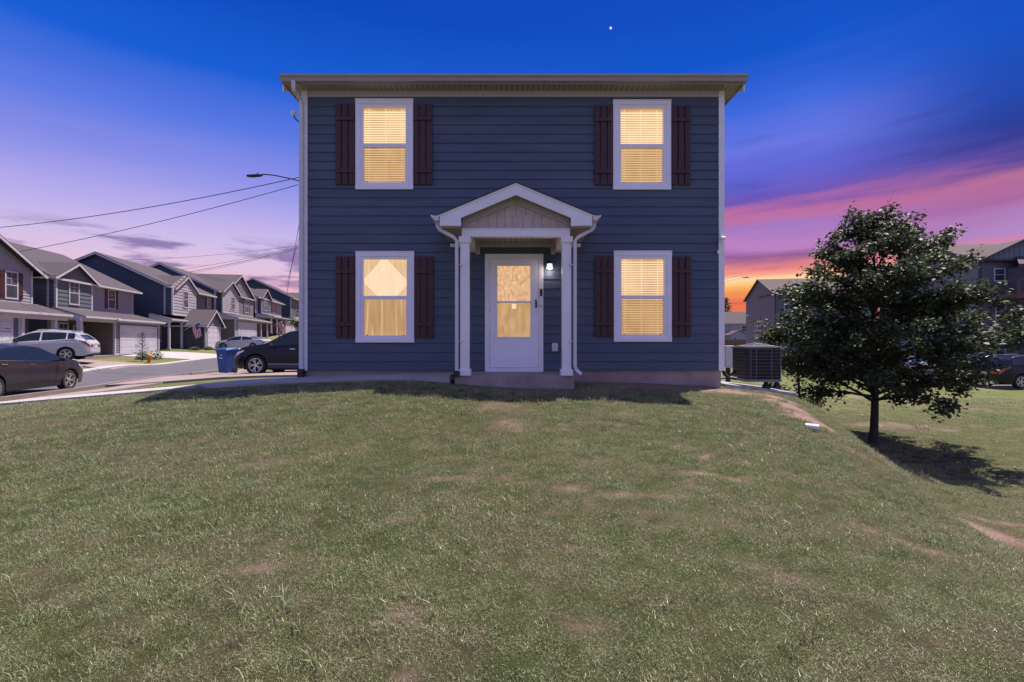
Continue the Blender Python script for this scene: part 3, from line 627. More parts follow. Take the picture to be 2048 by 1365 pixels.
# windows
def blind_mesh(g, x0, x1, z0, z1, y, pitch=0.043):
    z = z1 - 0.03; g.box(x0, x1, y - 0.018, y + 0.018, z1 - 0.03, z1)
    while z > z0 + 0.02:
        g.quad((x0, y - 0.012, z - 0.035), (x1, y - 0.012, z - 0.035), (x1, y + 0.012, z - 0.001), (x0, y + 0.012, z - 0.001)); z -= pitch
    g.box(x0, x1, y - 0.012, y + 0.012, z0, z0 + 0.015)
def window(i, w, kind):
    x0, x1, z0, z1 = w; p = MB(); c = 0.086
    p.box(x0, x1, -0.034, -0.001, z1 - c, z1); p.box(x0, x1, -0.034, -0.001, z0, z0 + c * 0.95)
    p.box(x0, x0 + c, -0.032, -0.001, z0 + c * 0.95, z1 - c); p.box(x1 - c, x1, -0.032, -0.001, z0 + c * 0.95, z1 - c)
    p.box(x0 - 0.004, x1 + 0.004, -0.044, -0.034, z1 - 0.012, z1 + 0.006)
    wn = p.build('window', M_VINYL, house, bevel=0.004)
    a0, a1, b0, b1 = x0 + c, x1 - c, z0 + c * 0.95, z1 - c; f = 0.052; zm = z0 + (z1 - z0) * 0.494
    p = MB()
    for q in ((a0, a0 + f, b0, b1), (a1 - f, a1, b0, b1), (a0 + f, a1 - f, b1 - f, b1), (a0 + f, a1 - f, b0, b0 + f * 0.9)): p.box(q[0], q[1], -0.020, 0.06, q[2], q[3])
    p.box(a0 + f, a1 - f, -0.012, 0.05, zm - 0.032, zm + 0.032)
    p.box(a0 + f, a0 + f + 0.012, -0.012, 0.04, b0 + f * 0.9, zm - 0.032); p.box(a1 - f - 0.012, a1 - f, -0.012, 0.04, b0 + f * 0.9, zm - 0.032)
    p.build('sash_frame', M_VINYL, wn)
    p = MB(); gx0, gx1 = a0 + f, a1 - f
    p.quad((gx0, 0.02, zm), (gx1, 0.02, zm), (gx1, 0.02, b1 - f), (gx0, 0.02, b1 - f)); p.build('glass_pane', M_GLASS, wn)
    p = MB(); p.quad((gx0, 0.004, b0 + 0.02), (gx1, 0.004, b0 + 0.02), (gx1, 0.004, zm), (gx0, 0.004, zm)); p.build('insect_screen', M_SCREEN, wn)
    for xx in (gx0 + 0.05, gx1 - 0.07):
        p = MB(); p.box(xx, xx + 0.028, -0.016, 0.006, b0 + f * 0.9, b0 + f * 0.9 + 0.012); p.build('sash_latch', M_BLACK, wn)
    p = MB(); lo, hi = b0 + 0.03, b1 - 0.03
    p.box(gx0 - 0.06, gx1 + 0.06, 0.30, 0.31, lo - 0.03, hi + 0.03)
    for q in ((gx0 - 0.06, gx0 - 0.05, lo, hi), (gx1 + 0.05, gx1 + 0.06, lo, hi)): p.box(q[0], q[1], 0.062, 0.30, q[2], q[3])
    p.box(gx0 - 0.06, gx1 + 0.06, 0.062, 0.30, hi, hi + 0.01); p.box(gx0 - 0.06, gx1 + 0.06, 0.062, 0.30, lo - 0.01, lo)
    p.build('lit_room', M_ROOM, wn)
    if kind == 'blind':
        p = MB(); blind_mesh(p, gx0 - 0.02, gx1 + 0.02, lo, hi, 0.085); p.build('blind', M_BLIND, wn)
        p = MB()
        for xx in (gx0 + 0.09, (gx0 + gx1) / 2, gx1 - 0.09): p.box(xx - 0.006, xx + 0.006, 0.066, 0.070, lo, hi)
        p.build('ladder_tape', M_SHEER, wn)
    else:
        def sheet(pts_fn, n, m_, mat_, nm):
            q = MB(); vs = [pts_fn(i / n, j / m_) for j in range(m_ + 1) for i in range(n + 1)]
            q.add(vs, [(j * (n + 1) + i, j * (n + 1) + i + 1, (j + 1) * (n + 1) + i + 1, (j + 1) * (n + 1) + i) for j in range(m_) for i in range(n)]); q.build(nm, mat_, wn, smooth=True)
        W_ = gx1 - gx0
        sheet(lambda a, b_: (gx0 - 0.03 + a * (W_ + 0.06), 0.12 + 0.010 * math.sin(a * 60), lo + b_ * (hi - lo)), 70, 4, M_SHEER, 'sheer_curtain')
        # swags: top pair and lower pair drawn to the sides
        sheet(lambda a, b_: (gx0 - 0.02 + a * W_ * 0.40 * (1 - b_) ** 0.9, 0.10 + 0.006 * math.sin(a * 26 + b_ * 3), hi - (0.02 + b_ * 0.36) ** 1.0 + 0.02 * a), 26, 14, M_CURT, 'curtain')
        sheet(lambda a, b_: (gx1 + 0.02 - a * W_ * 0.52 * (1 - b_) ** 0.9, 0.10 + 0.006 * math.sin(a * 26 + b_ * 3), hi - b_ * 0.42), 26, 14, M_CURT, 'curtain')
        sheet(lambda a, b_: (gx0 - 0.02 + a * (W_ * 0.30 + 0.02) * (1 - b_), 0.11, zm + 0.02 + b_ * 0.26), 8, 8, M_CURT, 'curtain')
        sheet(lambda a, b_: (gx1 + 0.02 - a * (W_ * 0.30 + 0.02) * (1 - b_), 0.11, zm + 0.02 + b_ * 0.26), 8, 8, M_CURT, 'curtain')
        sheet(lambda a, b_: (gx0 - 0.02 + a * (W_ + 0.04), 0.105 + 0.014 * math.sin((a - 0.5) * (36 + 8 * b_)), lo + b_ * (zm - lo + 0.02)), 60, 6, M_CURT, 'curtain')
    return wn
for i, (w, k) in enumerate(zip(wins, ('blind', 'blind', 'curtain', 'blind'))): window(i, w, k)
# shutters
def shutter(x0, x1, z0, z1):
    g = MB(); n = 3; w = (x1 - x0 - 2 * 0.026) / 3
    for k in range(3):
        a = x0 + k * (w + 0.026); j = (0.004, -0.003, 0.002)[k]
        g.box(a, a + w, -0.046, -0.018, z0 + j, z1 + j)
    for zc in (z0 + (z1 - z0) * 0.165, z0 + (z1 - z0) * 0.815): g.box(x0 + 0.004, x1 - 0.004, -0.066, -0.046, zc - 0.034, zc + 0.034)
    s = g.build('shutter', M_SHUT, house, bevel=0.003)
    for zc in (z0 + (z1 - z0) * 0.165, z0 + (z1 - z0) * 0.815):
        for xx in (x0 + 0.04, x1 - 0.04):
            g = MB(); g.lathe([(0.006, 0), (0.006, 0.004), (0.002, 0.006)], (xx, -0.066, zc - 0.015), (0, -1, 0), 8); g.build('screw', M_GAL, s)
for a, b_, c, d in ((672.5, 710.5, 370.5, 210), (828, 865, 370.5, 210), (1188, 1225, 371.5, 212.5), (1342.5, 1379, 371.5, 213), (673, 711, 676, 514), (830, 867.5, 676, 514), (1188.8, 1226, 674, 513), (1344, 1380, 674, 514)):
    shutter(hx(a), hx(b_), hz(c), hz(d))

# door set
dx0, dx1, dz0, dz1 = door; g = MB(); c = 0.088
g.box(dx0, dx0 + c, -0.034, -0.001, dz0, dz1 - c); g.box(dx1 - c, dx1, -0.034, -0.001, dz0, dz1 - c); g.box(dx0, dx1, -0.036, -0.001, dz1 - c, dz1)
g.box(dx0 + c, dx1 - c, -0.05, 0.02, dz0, dz0 + 0.085)
g.build('door_casing', M_TRIM, house, bevel=0.004)
lx0, lx1, lz0, lz1 = dx0 + c + 0.004, dx1 - c - 0.004, dz0 + 0.092, dz1 - c - 0.004
Gx0, Gx1 = hx(994), hx(1061.3); U0, U1, L0, L1 = hz(603.3), hz(532.6), hz(674.3), hz(606.6)
g = MB()
for q in ((lx0, Gx0, lz0, lz1), (Gx1, lx1, lz0, lz1), (Gx0, Gx1, U1, lz1), (Gx0, Gx1, L1, U0), (Gx0, Gx1, lz0, L0)): g.box(q[0], q[1], -0.030, 0.01, q[2], q[3])
storm = g.build('storm_door', M_VINYL, house)
g = MB()
for q in ((Gx0 - 0.012, Gx0 + 0.008, L0, U1), (Gx1 - 0.008, Gx1 + 0.012, L0, U1), (Gx0 - 0.012, Gx1 + 0.012, U1, U1 + 0.014), (Gx0 - 0.012, Gx1 + 0.012, L0 - 0.02, L0), (Gx0, Gx1, L1 - 0.002, U0 + 0.002)): g.box(q[0], q[1], -0.037, -0.0301, q[2], q[3])
g.box(Gx0 - 0.04, Gx1 + 0.04, -0.036, -0.0302, L0 - 0.038, L0 - 0.024)
g.build('glass_frame', M_VINYL, storm)
g = MB(); g.quad((Gx0, -0.005, U0), (Gx1, -0.005, U0), (Gx1, -0.005, U1), (Gx0, -0.005, U1)); g.quad((Gx0, -0.004, L0), (Gx1, -0.004, L0), (Gx1, -0.004, L1), (Gx0, -0.004, L1)); g.build('glass_pane', M_GLASS, storm)
g = MB(); g.box(Gx0 - 0.03, Gx1 + 0.03, 0.06, 0.07, U0 - 0.03, U1 + 0.05); g.build('lit_panel', M_DOORG, storm)
g = MB(); g.box(Gx0 - 0.03, Gx1 + 0.03, 0.055, 0.065, L0 - 0.05, L1 + 0.0); g.build('lit_panel', M_DOORG2, storm)
g = MB(); g.box(Gx0 + 0.27, Gx0 + 0.35, 0.046, 0.05, L1 - 0.10, L1 - 0.01); g.build('latch', M_SHEER, storm)
g = MB(); hxx = hx(1071.7); g.box(hxx - 0.012, hxx + 0.012, -0.040, -0.030, hz(617), hz(600)); g.tube([(hxx, -0.042, hz(601)), (hxx + 0.006, -0.075, hz(604)), (hxx + 0.008, -0.078, hz(611)), (hxx + 0.004, -0.050, hz(616))], 0.009, 8)
g.build('handle', M_BLACK, storm)
for zz in (hz(530), hz(620), hz(720)):
    g = MB(); g.box(lx0 - 0.012, lx0 + 0.006, -0.040, -0.034, zz - 0.04, zz + 0.04); g.build('hinge', M_GUTR, storm)
g = MB(); g.box(hx(1079.8), hx(1084.4), -0.058, -0.034, hz(593), hz(579)); g.build('doorbell', M_BLACK, house, bevel=0.004)
g = MB(); g.lathe([(0.024, 0), (0.024, 0.012), (0.016, 0.02)], (hx(1081.5), -0.034, hz(611)), (0, -1, 0), 16); g.build('door_lock', M_GUTR, house)
# outlet
g = MB(); g.box(hx(1103.5), hx(1115.5), -0.05, -0.014, hz(703), hz(686.5)); g.box(hx(1107), hx(1112), -0.062, -0.05, hz(699), hz(690)); g.build('outlet_box', M_GUTR, house, bevel=0.006)
# wall lamp
lx, lz = hx(1098.5), hz(533); g = MB(); g.box(lx - 0.034, lx + 0.034, -0.034, -0.014, lz - 0.0, lz + 0.09)
g.lathe([(0.006, 0.055), (0.035, 0.052), (0.050, 0.03), (0.052, 0.0), (0.050, 0.0), (0.046, 0.02), (0.0, 0.03)], (lx, -0.095, lz + 0.03), (0, 0, 1), 16); g.box(lx - 0.012, lx + 0.012, -0.07, -0.034, lz + 0.055, lz + 0.075)
lamp = g.build('wall_lamp', M_BLACK, house)
M_BULB = mat('lamp_glass', (0.9, 0.9, 0.95), 0.3, emit=(1.0, 0.86, 0.86), estr=0.85)
g = MB(); g.lathe([(0.046, 0.0), (0.060, -0.085), (0.058, -0.088), (0.0, -0.088)], (lx, -0.095, lz + 0.03), (0, 0, 1), 18, cap=False); g.build('lamp_shade', M_BULB, lamp, smooth='auto')
pl = bpy.data.lights.new('lamp_light', 'POINT'); pl.energy = 0.9; pl.color = (1.0, 0.82, 0.80); pl.shadow_soft_size = 0.03
plo = bpy.data.objects.new('lamp_light', pl); col.objects.link(plo); plo.parent = lamp; plo.location = (lx, -0.10, lz - 0.10)

# porch
CXp = 0.062; YF = -1.177; YB_ = -0.955
def rz_(rel): return CAMZ + rel - HB
PKz, EVz = rz_(2.485), rz_(1.985); HWp = 1.20
g = MB()
for s in (-1, 1):
    g.prism([(CXp, YF - 0.02, PKz + 0.02), (CXp + s * (HWp + 0.02), YF - 0.02, EVz + 0.012), (CXp + s * (HWp + 0.02), YF - 0.02, EVz - 0.006), (CXp, YF - 0.02, PKz + 0.001)], (0, -YF + 0.005, 0))
g.build('porch_roof', M_SHING, house)
g = MB(); th = 0.185; xi = 0.865
for s in (-1, 1):
    zi = PKz - (PKz - EVz) * (xi / HWp) - th
    pts = [(CXp, YF, PKz), (CXp + s * HWp, YF, EVz), (CXp + s * HWp, YF, rz_(1.816)), (CXp + s * xi, YF, rz_(1.812)), (CXp + s * xi, YF, zi), (CXp, YF, PKz - th)]
    g.prism(pts if s > 0 else pts[::-1], (0, 0.03, 0))
    g.prism([(CXp, YF - 0.01, PKz + 0.0), (CXp + s * (HWp + .01), YF - 0.01, EVz - 0.002), (CXp + s * (HWp + .01), YF - 0.01, EVz - 0.03), (CXp, YF - 0.01, PKz - 0.028)], (0, 0.0095, 0))
g.build('porch_fascia', M_TRIM, house)
# sloping soffit under the overhang, gable wall and shakes
g = MB()
for s in (-1, 1):
    n = 15
    for k in range(n):
        xa = xi * k / n; xb = xi * (k + 0.9) / n; za = PKz - 0.168 - (PKz - EVz) * xa / HWp; zb = PKz - 0.168 - (PKz - EVz) * xb / HWp
        g.prism([(CXp + s * xa, YF + 0.03, za), (CXp + s * xb, YF + 0.03, zb), (CXp + s * xb, YF + 0.03, zb + 0.012), (CXp + s * xa, YF + 0.03, za + 0.012)], (0, -YF + YB_ - 0.03, 0))
    # eave underside boxes beside the columns
    g.box(*(sorted((CXp + s * 0.872, CXp + s * (HWp - 0.01)))), YF + 0.03, -0.02, rz_(1.792), rz_(1.812))
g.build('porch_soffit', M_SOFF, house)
for s in (-1, 1):
    g = MB()
    g.box(*(sorted((CXp + s * HWp, CXp + s * (HWp - 0.02)))), YF + 0.03, -0.02, rz_(1.80), EVz - 0.01)
    g.box(*(sorted((CXp + s * 0.872, CXp + s * (HWp - 0.02)))), -0.06, -0.02, rz_(1.70), rz_(1.76))
    g.build('porch_eave_board', M_TRIM, house)
gy_ = YB_ + 0.012; beam_top = rz_(1.812); slp = (PKz - EVz) / HWp
g = MB(); base_ = PKz - 0.175
for r_i, (za, zb) in enumerate(((beam_top, beam_top + 0.20), (beam_top + 0.185, beam_top + 0.40), (beam_top + 0.385, beam_top + 0.56))):
    xs = -0.90; k = r_i
    while xs < 0.90:
        w_ = 0.115 + 0.06 * ((k * 7919) % 5) / 4; xe = xs + w_; zl = za + (0.014 if (k % 3 == 1 and r_i) else 0.0)
        zt = [min(zb, base_ - slp * abs(q)) for q in (xs, xe)]
        if min(zt) > zl + 0.01 or max(zt) > zl + 0.01:
            a_, b2 = xs + 0.003, xe - 0.003
            pts = [(CXp + a_, gy_ - 0.008 * (3 - r_i), zl), (CXp + b2, gy_ - 0.008 * (3 - r_i), zl), (CXp + b2, gy_ - 0.008 * (3 - r_i), max(zl + 0.001, zt[1])), (CXp + a_, gy_ - 0.008 * (3 - r_i), max(zl + 0.001, zt[0]))]
            g.prism(pts, (0, 0.010, 0))
        xs = xe; k += 1
g.prism([(CXp - 0.85, gy_ + 0.012, beam_top), (CXp + 0.85, gy_ + 0.012, beam_top), (CXp, gy_ + 0.012, base_)], (0, 0.02, 0))
g.build('gable_shakes', M_SHAKE, house)
g = MB()
for s in (-1, 1):
    xe = 0.80
    g.prism([(CXp, gy_ - 0.045, base_ + 0.012), (CXp + s * 0.865, gy_ - 0.045, base_ + 0.012 - slp * 0.865), (CXp + s * 0.865, gy_ - 0.045, base_ - 0.09 - slp * 0.865), (CXp, gy_ - 0.045, base_ - 0.09)][::s], (0, 0.018, 0))
    g.box(*(sorted((CXp + s * 0.785, CXp + s * 0.872))), gy_ - 0.050, gy_ - 0.02, beam_top, rz_(1.94))
g.build('gable_trim', M_CREAM, house)
g = MB(); g.box(CXp - 0.872, CXp + 0.872, YB_ - 0.055, YB_ + 0.06, rz_(1.678), beam_top - 0.012); g.box(CXp - 0.872, CXp + 0.872, YB_ - 0.066, YB_ - 0.03, beam_top - 0.012, beam_top + 0.003)
for s in (-1, 1): g.box(*(sorted((CXp + s * 0.72, CXp + s * 0.868))), YB_ + 0.06, -0.03, rz_(1.600), beam_top - 0.02)
g.build('porch_beam', M_TRIM, house, bevel=0.004)
g = MB(); x = CXp - 0.72
while x < CXp + 0.715: g.box(x, x + 0.083, YB_ + 0.06, -0.03, rz_(1.775), rz_(1.79)); x += 0.091
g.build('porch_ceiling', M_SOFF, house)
g = MB(); g.box(CXp - 0.72, CXp + 0.72, -0.034, -0.016, rz_(1.70), rz_(1.774))
for s in (-1, 1): g.box(*(sorted((CXp + s * 0.64, CXp + s * 0.719))), -0.06, -0.017, rz_(1.565), rz_(1.70))
g.build('ledger_board', M_CREAM, house)
g = MB(); g.box(SLAB_X0, SLAB_X1, SLAB_Y0 - HY, -0.001, -0.40, rz_(-0.556)); g.build('porch_slab', M_SLABC, house, bevel=0.01)
for cxp in (-0.760, 0.880):
    g = MB(); zb = rz_(-0.555); zt = rz_(1.678); yc = YB_; q = 0.0725
    g.box(cxp - q, cxp + q, yc - q, yc + q, zb, zt)
    ob = g.build('porch_column', M_TRIM, house, bevel=0.004)
    g = MB(); g.box(cxp - 0.094, cxp + 0.094, yc - 0.094, yc + 0.094, zt - 0.10, zt - 0.001); g.build('column_cap', M_TRIM, ob, bevel=0.004)
    g = MB(); g.box(cxp - 0.097, cxp + 0.097, yc - 0.097, yc + 0.097, zb, zb + 0.10); g.build('column_base', M_TRIM, ob, bevel=0.004)
# porch gutters and downspouts
for s in (-1, 1):
    g = MB(); gutter(g, (CXp + s * (HWp + 0.011), YF - 0.02), (CXp + s * (HWp + 0.011), -0.02), EVz - 0.005, 0.125, 0.085, (s, 0)); g.build('porch_gutter', M_GUTR, house)
    g = MB(); xo = CXp + s * (HWp + 0.055); xi_ = CXp + s * 0.945; yy = YB_ - 0.10
    path = [(xo, yy, EVz - 0.08), (xo, yy, EVz - 0.15), (xo - s * 0.03, yy, EVz - 0.20), (xi_ + s * 0.05, yy, rz_(1.66)), (xi_, yy, rz_(1.60)), (xi_, yy, rz_(-0.40))]
    if s > 0: path += [(xi_ + 0.02, yy, rz_(-0.46)), (xi_ + 0.10, yy - 0.03, rz_(-0.53))]
    else: path += [(xi_, yy, rz_(-0.50))]
    g.tube(path, 0.036, 4, ry=0.85); dsp = g.build('downspout', M_GUTR, house)
    for zz in (rz_(1.22), rz_(0.0)):
        g = MB(); g.box(*(sorted((xi_ - s * 0.036, xi_ - s * 0.09))), yy - 0.012, yy + 0.012, zz - 0.008, zz + 0.008); g.build('strap', M_GUTR, dsp)
    if s < 0:
        g = MB(); g.box(xi_ - 0.048, xi_ + 0.048, yy - 0.05, yy + 0.05, rz_(-0.57), rz_(-0.475)); g.box(xi_ - 0.10, xi_ - 0.03, yy - 0.045, yy + 0.04, rz_(-0.575), rz_(-0.53)); g.build('drain_adapter', M_BLACK, house, bevel=0.01)
# corner downspout
g = MB(); cx0 = XL + 0.005
g.tube([(-3.83, -OV - 0.07, zg - 0.09), (-3.83, -OV - 0.07, zg - 0.20), (-3.835, -OV - 0.05, zg - 0.24), (cx0 - 0.01, -0.09, ZW1 - 0.20), (cx0 - 0.01, -0.066, ZW1 - 0.28), (cx0 - 0.01, -0.066, 0.36)], 0.046, 4, ry=0.8)
g.build('downspout', M_GUTR, house)
g = MB(); g.box(cx0 - 0.055, cx0 + 0.045, -0.13, -0.01, -0.02, 0.35); g.box(cx0 - 0.03, cx0 + 0.03, -0.1315, -0.129, 0.22, 0.245, 0); g.build('drain_boot', M_BLACK, house, bevel=0.01)
g = MB(); g.tube([(XR + 0.02, 0.06, hz(742)), (XR + 0.05, 0.05, hz(750)), (XR + 0.12, 0.03, hz(756)), (XR + 0.25, 0.02, hz(758))], 0.03, 8); g.build('drain_hose', M_BLACK, house)
# cameras and electrics at the corners
def seccam(x, y, z, s, parent):
    g = MB(); g.lathe([(0.028, 0), (0.028, 0.02), (0.012, 0.022), (0.012, 0.05)], (x, y, z + 0.03), (0, 0, -1), 12); g.build('camera_mount', M_VINYL, parent)
    g = MB(); g.lathe([(0.02, 0), (0.036, 0.01), (0.036, 0.09), (0.026, 0.10)], (x - s * 0.05, y - 0.02, z - 0.045), (s * 0.8, -0.5, -0.15), 14); g.build('security_camera', M_VINYL, parent, smooth='auto')
seccam(XR - 0.07, -0.07, hz(474), -1, house)
g = MB(); g.box(XR - 0.12, XR - 0.085, -0.05, -0.015, hz(509), hz(502)); g.build('cable_clip', M_VINYL, house)
g = MB(); g.box(XR - 0.10, XR - 0.09, -0.045, -0.02, hz(496), hz(488)); g.build('cable_clip', M_VINYL, house)
g = MB(); x0 = XL - 0.03; g.tube([(x0, 0.02, hz(243)), (x0 - 0.06, 0.0, hz(243)), (x0 - 0.11, -0.02, hz(238)), (x0 - 0.122, -0.03, hz(232))], 0.012, 8); g.tube([(x0, 0.02, hz(240)), (x0 - 0.04, 0.0, hz(230))], 0.016, 8); g.build('camera_bracket', M_BLACK, house)
g = MB(); g.lathe([(0.0, -0.01), (0.04, 0.0), (0.052, 0.03), (0.045, 0.06), (0.02, 0.075)], (x0 - 0.125, -0.03, hz(231)), (0.2, -0.5, 0.84), 14); g.build('security_camera', M_VINYL, house, smooth='auto')
g = MB(); g.box(XR + 0.03, XR + 0.16, 0.6, 0.95, hz(556), hz(541)); g.box(XR + 0.03, XR + 0.12, 0.65, 0.9, hz(541), hz(533)); g.build('meter_box', M_GAL, house, bevel=0.008)
g = MB(); g.tube([(XR + 0.12, 0.7, hz(556)), (XR + 0.11, 0.7, hz(563)), (XR + 0.06, 0.7, hz(569)), (XR + 0.02, 0.7, hz(571))], 0.008, 6); g.build('cable', M_WIRE, house); g = MB(); g.tube([(XR + 0.10, 0.8, hz(533)), (XR + 0.08, 0.8, hz(520)), (XR + 0.09, 0.8, hz(514)), (XR + 0.04, 0.75, hz(505))], 0.006, 6)
g.build('cable', M_WIRE, house)

# ------------------------------------------------------------------ air conditioner on its tilted pad
ax0, ax1 = 4.40, 5.10; ay0, ay1 = 9.0, 9.70; azb, azt = CAMZ - 0.768, CAMZ - 0.10
acx, acy = (ax0 + ax1) / 2, (ay0 + ay1) / 2
ac = thing('air_conditioner', 'dark square air conditioner condenser beside the right corner of the navy house', 'air conditioner', (acx, acy, azb))
h = azt - azb; hw = (ax1 - ax0) / 2
M_ACD = mat('condenser_dark', (0.020, 0.017, 0.018), 0.6, var=0.3, scale=8)
M_ACG = mat('condenser_grey', (0.17, 0.16, 0.19), 0.5, var=0.12, scale=5)
def rrect(hw_, r, n=5):
    pts = []
    for q, (sx_, sy_) in enumerate(((1, 1), (-1, 1), (-1, -1), (1, -1))):
        for k in range(n + 1):
            a = (q + k / n) * math.pi / 2; pts.append((sx_ * (hw_ - r) + r * math.cos(a), sy_ * (hw_ - r) + r * math.sin(a)))
    return pts
g = MB(); g.prism([(x, y, 0.03) for x, y in rrect(hw - 0.02, 0.08)], (0, 0, h - 0.06)); g.build('coil', M_ACD, ac)
g = MB(); g.prism([(x, y, 0) for x, y in rrect(hw, 0.09)], (0, 0, 0.045)); g.build('base_pan', M_ACG, ac)
g = MB(); g.prism([(x, y, h - 0.035) for x, y in rrect(hw + 0.004, 0.09)], (0, 0, 0.03)); g.build('lid', M_ACG, ac, bevel=0.006)
g = MB()
for k in range(9): 
    zz = 0.10 + k * (h - 0.16) / 8
    for s in (-1, 1): g.box(-hw + 0.05, hw - 0.05, s * (hw - 0.004) - 0.0022, s * (hw - 0.004) + 0.0022, zz, zz + 0.0045); g.box(s * (hw - 0.004) - 0.0022, s * (hw - 0.004) + 0.0022, -hw + 0.05, hw - 0.05, zz, zz + 0.0045)
for xx in (-hw + 0.08, -0.17, 0.12, hw - 0.06):
    g.box(xx - 0.004, xx + 0.004, -hw - 0.002, -hw + 0.003, 0.04, h - 0.04)
g.build('wire_guard', M_ACG, ac)
g = MB(); n = 84
for k in range(n):
    xx = -hw + 0.06 + k * (2 * hw - 0.12) / n; g.box(xx, xx + 0.004, -hw + 0.012, -hw + 0.021, 0.05, h - 0.04)
g.build('coil_fins', M_ACD, ac)
g = MB()
for r in (0.10, 0.16, 0.23, 0.30):
    zr = h + 0.055 - 0.05 * (r / 0.31) ** 2
    g.tube([(r * math.cos(a), r * math.sin(a), zr) for a in [i * math.pi / 12 for i in range(25)]], 0.007, 5, cap=False)
for k in range(12):
    a = k * math.pi / 6; g.tube([(0.06 * math.cos(a), 0.06 * math.sin(a), h + 0.055), (0.32 * math.cos(a), 0.32 * math.sin(a), h)], 0.007, 5)
g.lathe([(0.08, 0), (0.08, 0.014), (0.0, 0.02)], (0, 0, h + 0.05), (0, 0, 1), 18); g.lathe([(0.335, 0.0), (0.34, 0.012), (0.30, 0.018), (0.295, 0)], (0, 0, h - 0.004), (0, 0, 1), 30)
g.build('fan_guard', M_ACG, ac, smooth='auto')
for xx in (0.06, 0.26):
    g = MB(); g.lathe([(0.075, -0.13), (0.07, -0.10), (0.035, -0.03), (0.05, 0.0)], (xx, -hw + 0.09, 0), (0, 0, 1), 12); g.build('foot', M_BLACK, ac)
g = MB(); g.tube([(-hw + 0.01, 0.1, 0.16), (-hw - 0.05, 0.1, 0.14), (-hw - 0.12, 0.1, 0.06), (-hw - 0.30, 0.1, 0.03)], 0.022, 8); g.build('refrigerant_pipe', M_BLACK, ac)
pad_ = thing('equipment_pad', 'grey concrete pad tilting downhill under the air conditioner', 'concrete pad', (3.96, 8.86, CAMZ - 0.79))
pad_.rotation_euler = (0, R(7.3), 0)
M_PADC = mat('pad_concrete', (0.30, 0.30, 0.33), 0.85, var=0.2, scale=6, bump=0.5, bscale=30)
g = MB(); g.box(0, 1.32, 0, 1.3, -0.095, 0); g.build('slab', M_PADC, pad_, bevel=0.012)

# ------------------------------------------------------------------ townhouses along the street
M_TRIM_H, M_VINYL_H = M_TRIM, M_VINYL
M_TRIM = mat('street_trim', (0.46, 0.43, 0.46), 0.55, var=0.06)
M_VINYL = mat('street_vinyl', (0.46, 0.43, 0.48), 0.5, var=0.05)
def win_small(parent, x0, x1, z0, z1, y, axis='x', shut=None, grid=True, pane=None, name='window'):
    """double-hung window on a wall facing -y (axis x) or facing -x (axis y: x0,x1 are positions along y, y is the wall x)"""
    def bx(g, a0, a1, d0, d1, c0, c1):
        if axis == 'x': g.box(a0, a1, y - d1, y - d0, c0, c1)
        else: g.box(y - d1, y - d0, a0, a1, c0, c1)
    g = MB(); c = 0.09
    bx(g, x0, x1, 0, 0.045, z1 - c, z1); bx(g, x0, x1, 0, 0.045, z0, z0 + c); bx(g, x0, x0 + c, 0, 0.043, z0 + c, z1 - c); bx(g, x1 - c, x1, 0, 0.043, z0 + c, z1 - c)
    zm = (z0 + z1) / 2; bx(g, x0 + c, x1 - c, 0, 0.036, zm - 0.03, zm + 0.03)
    wn = g.build(name, M_VINYL, parent)
    if grid:
        g = MB(); xm = (x0 + x1) / 2; bx(g, xm - 0.012, xm + 0.012, 0, 0.030, zm + 0.03, z1 - c); bx(g, x0 + c, x1 - c, 0, 0.0295, (zm + z1) / 2 - 0.04, (zm + z1) / 2 - 0.016); g.build('glazing_bar', M_VINYL, wn)
    g = MB(); bx(g, x0 + c, x1 - c, 0, 0.022, z0 + c, z1 - c); g.build('glass_pane', pane or M_HGLASS, wn)
    if shut:
        for a in ((x0 - 0.34, x0 - 0.02), (x1 + 0.02, x1 + 0.34)):
            g = MB()
            for k in range(3): bx(g, a[0] + k * 0.11, a[0] + k * 0.11 + 0.095, 0.016, 0.045, z0 + 0.02, z1 - 0.02)
            for zc in (z0 + 0.25, z1 - 0.25): bx(g, a[0], a[1] - 0.005, 0.045, 0.06, zc - 0.04, zc + 0.04)
            g.build('shutter', shut, parent)
    return wn
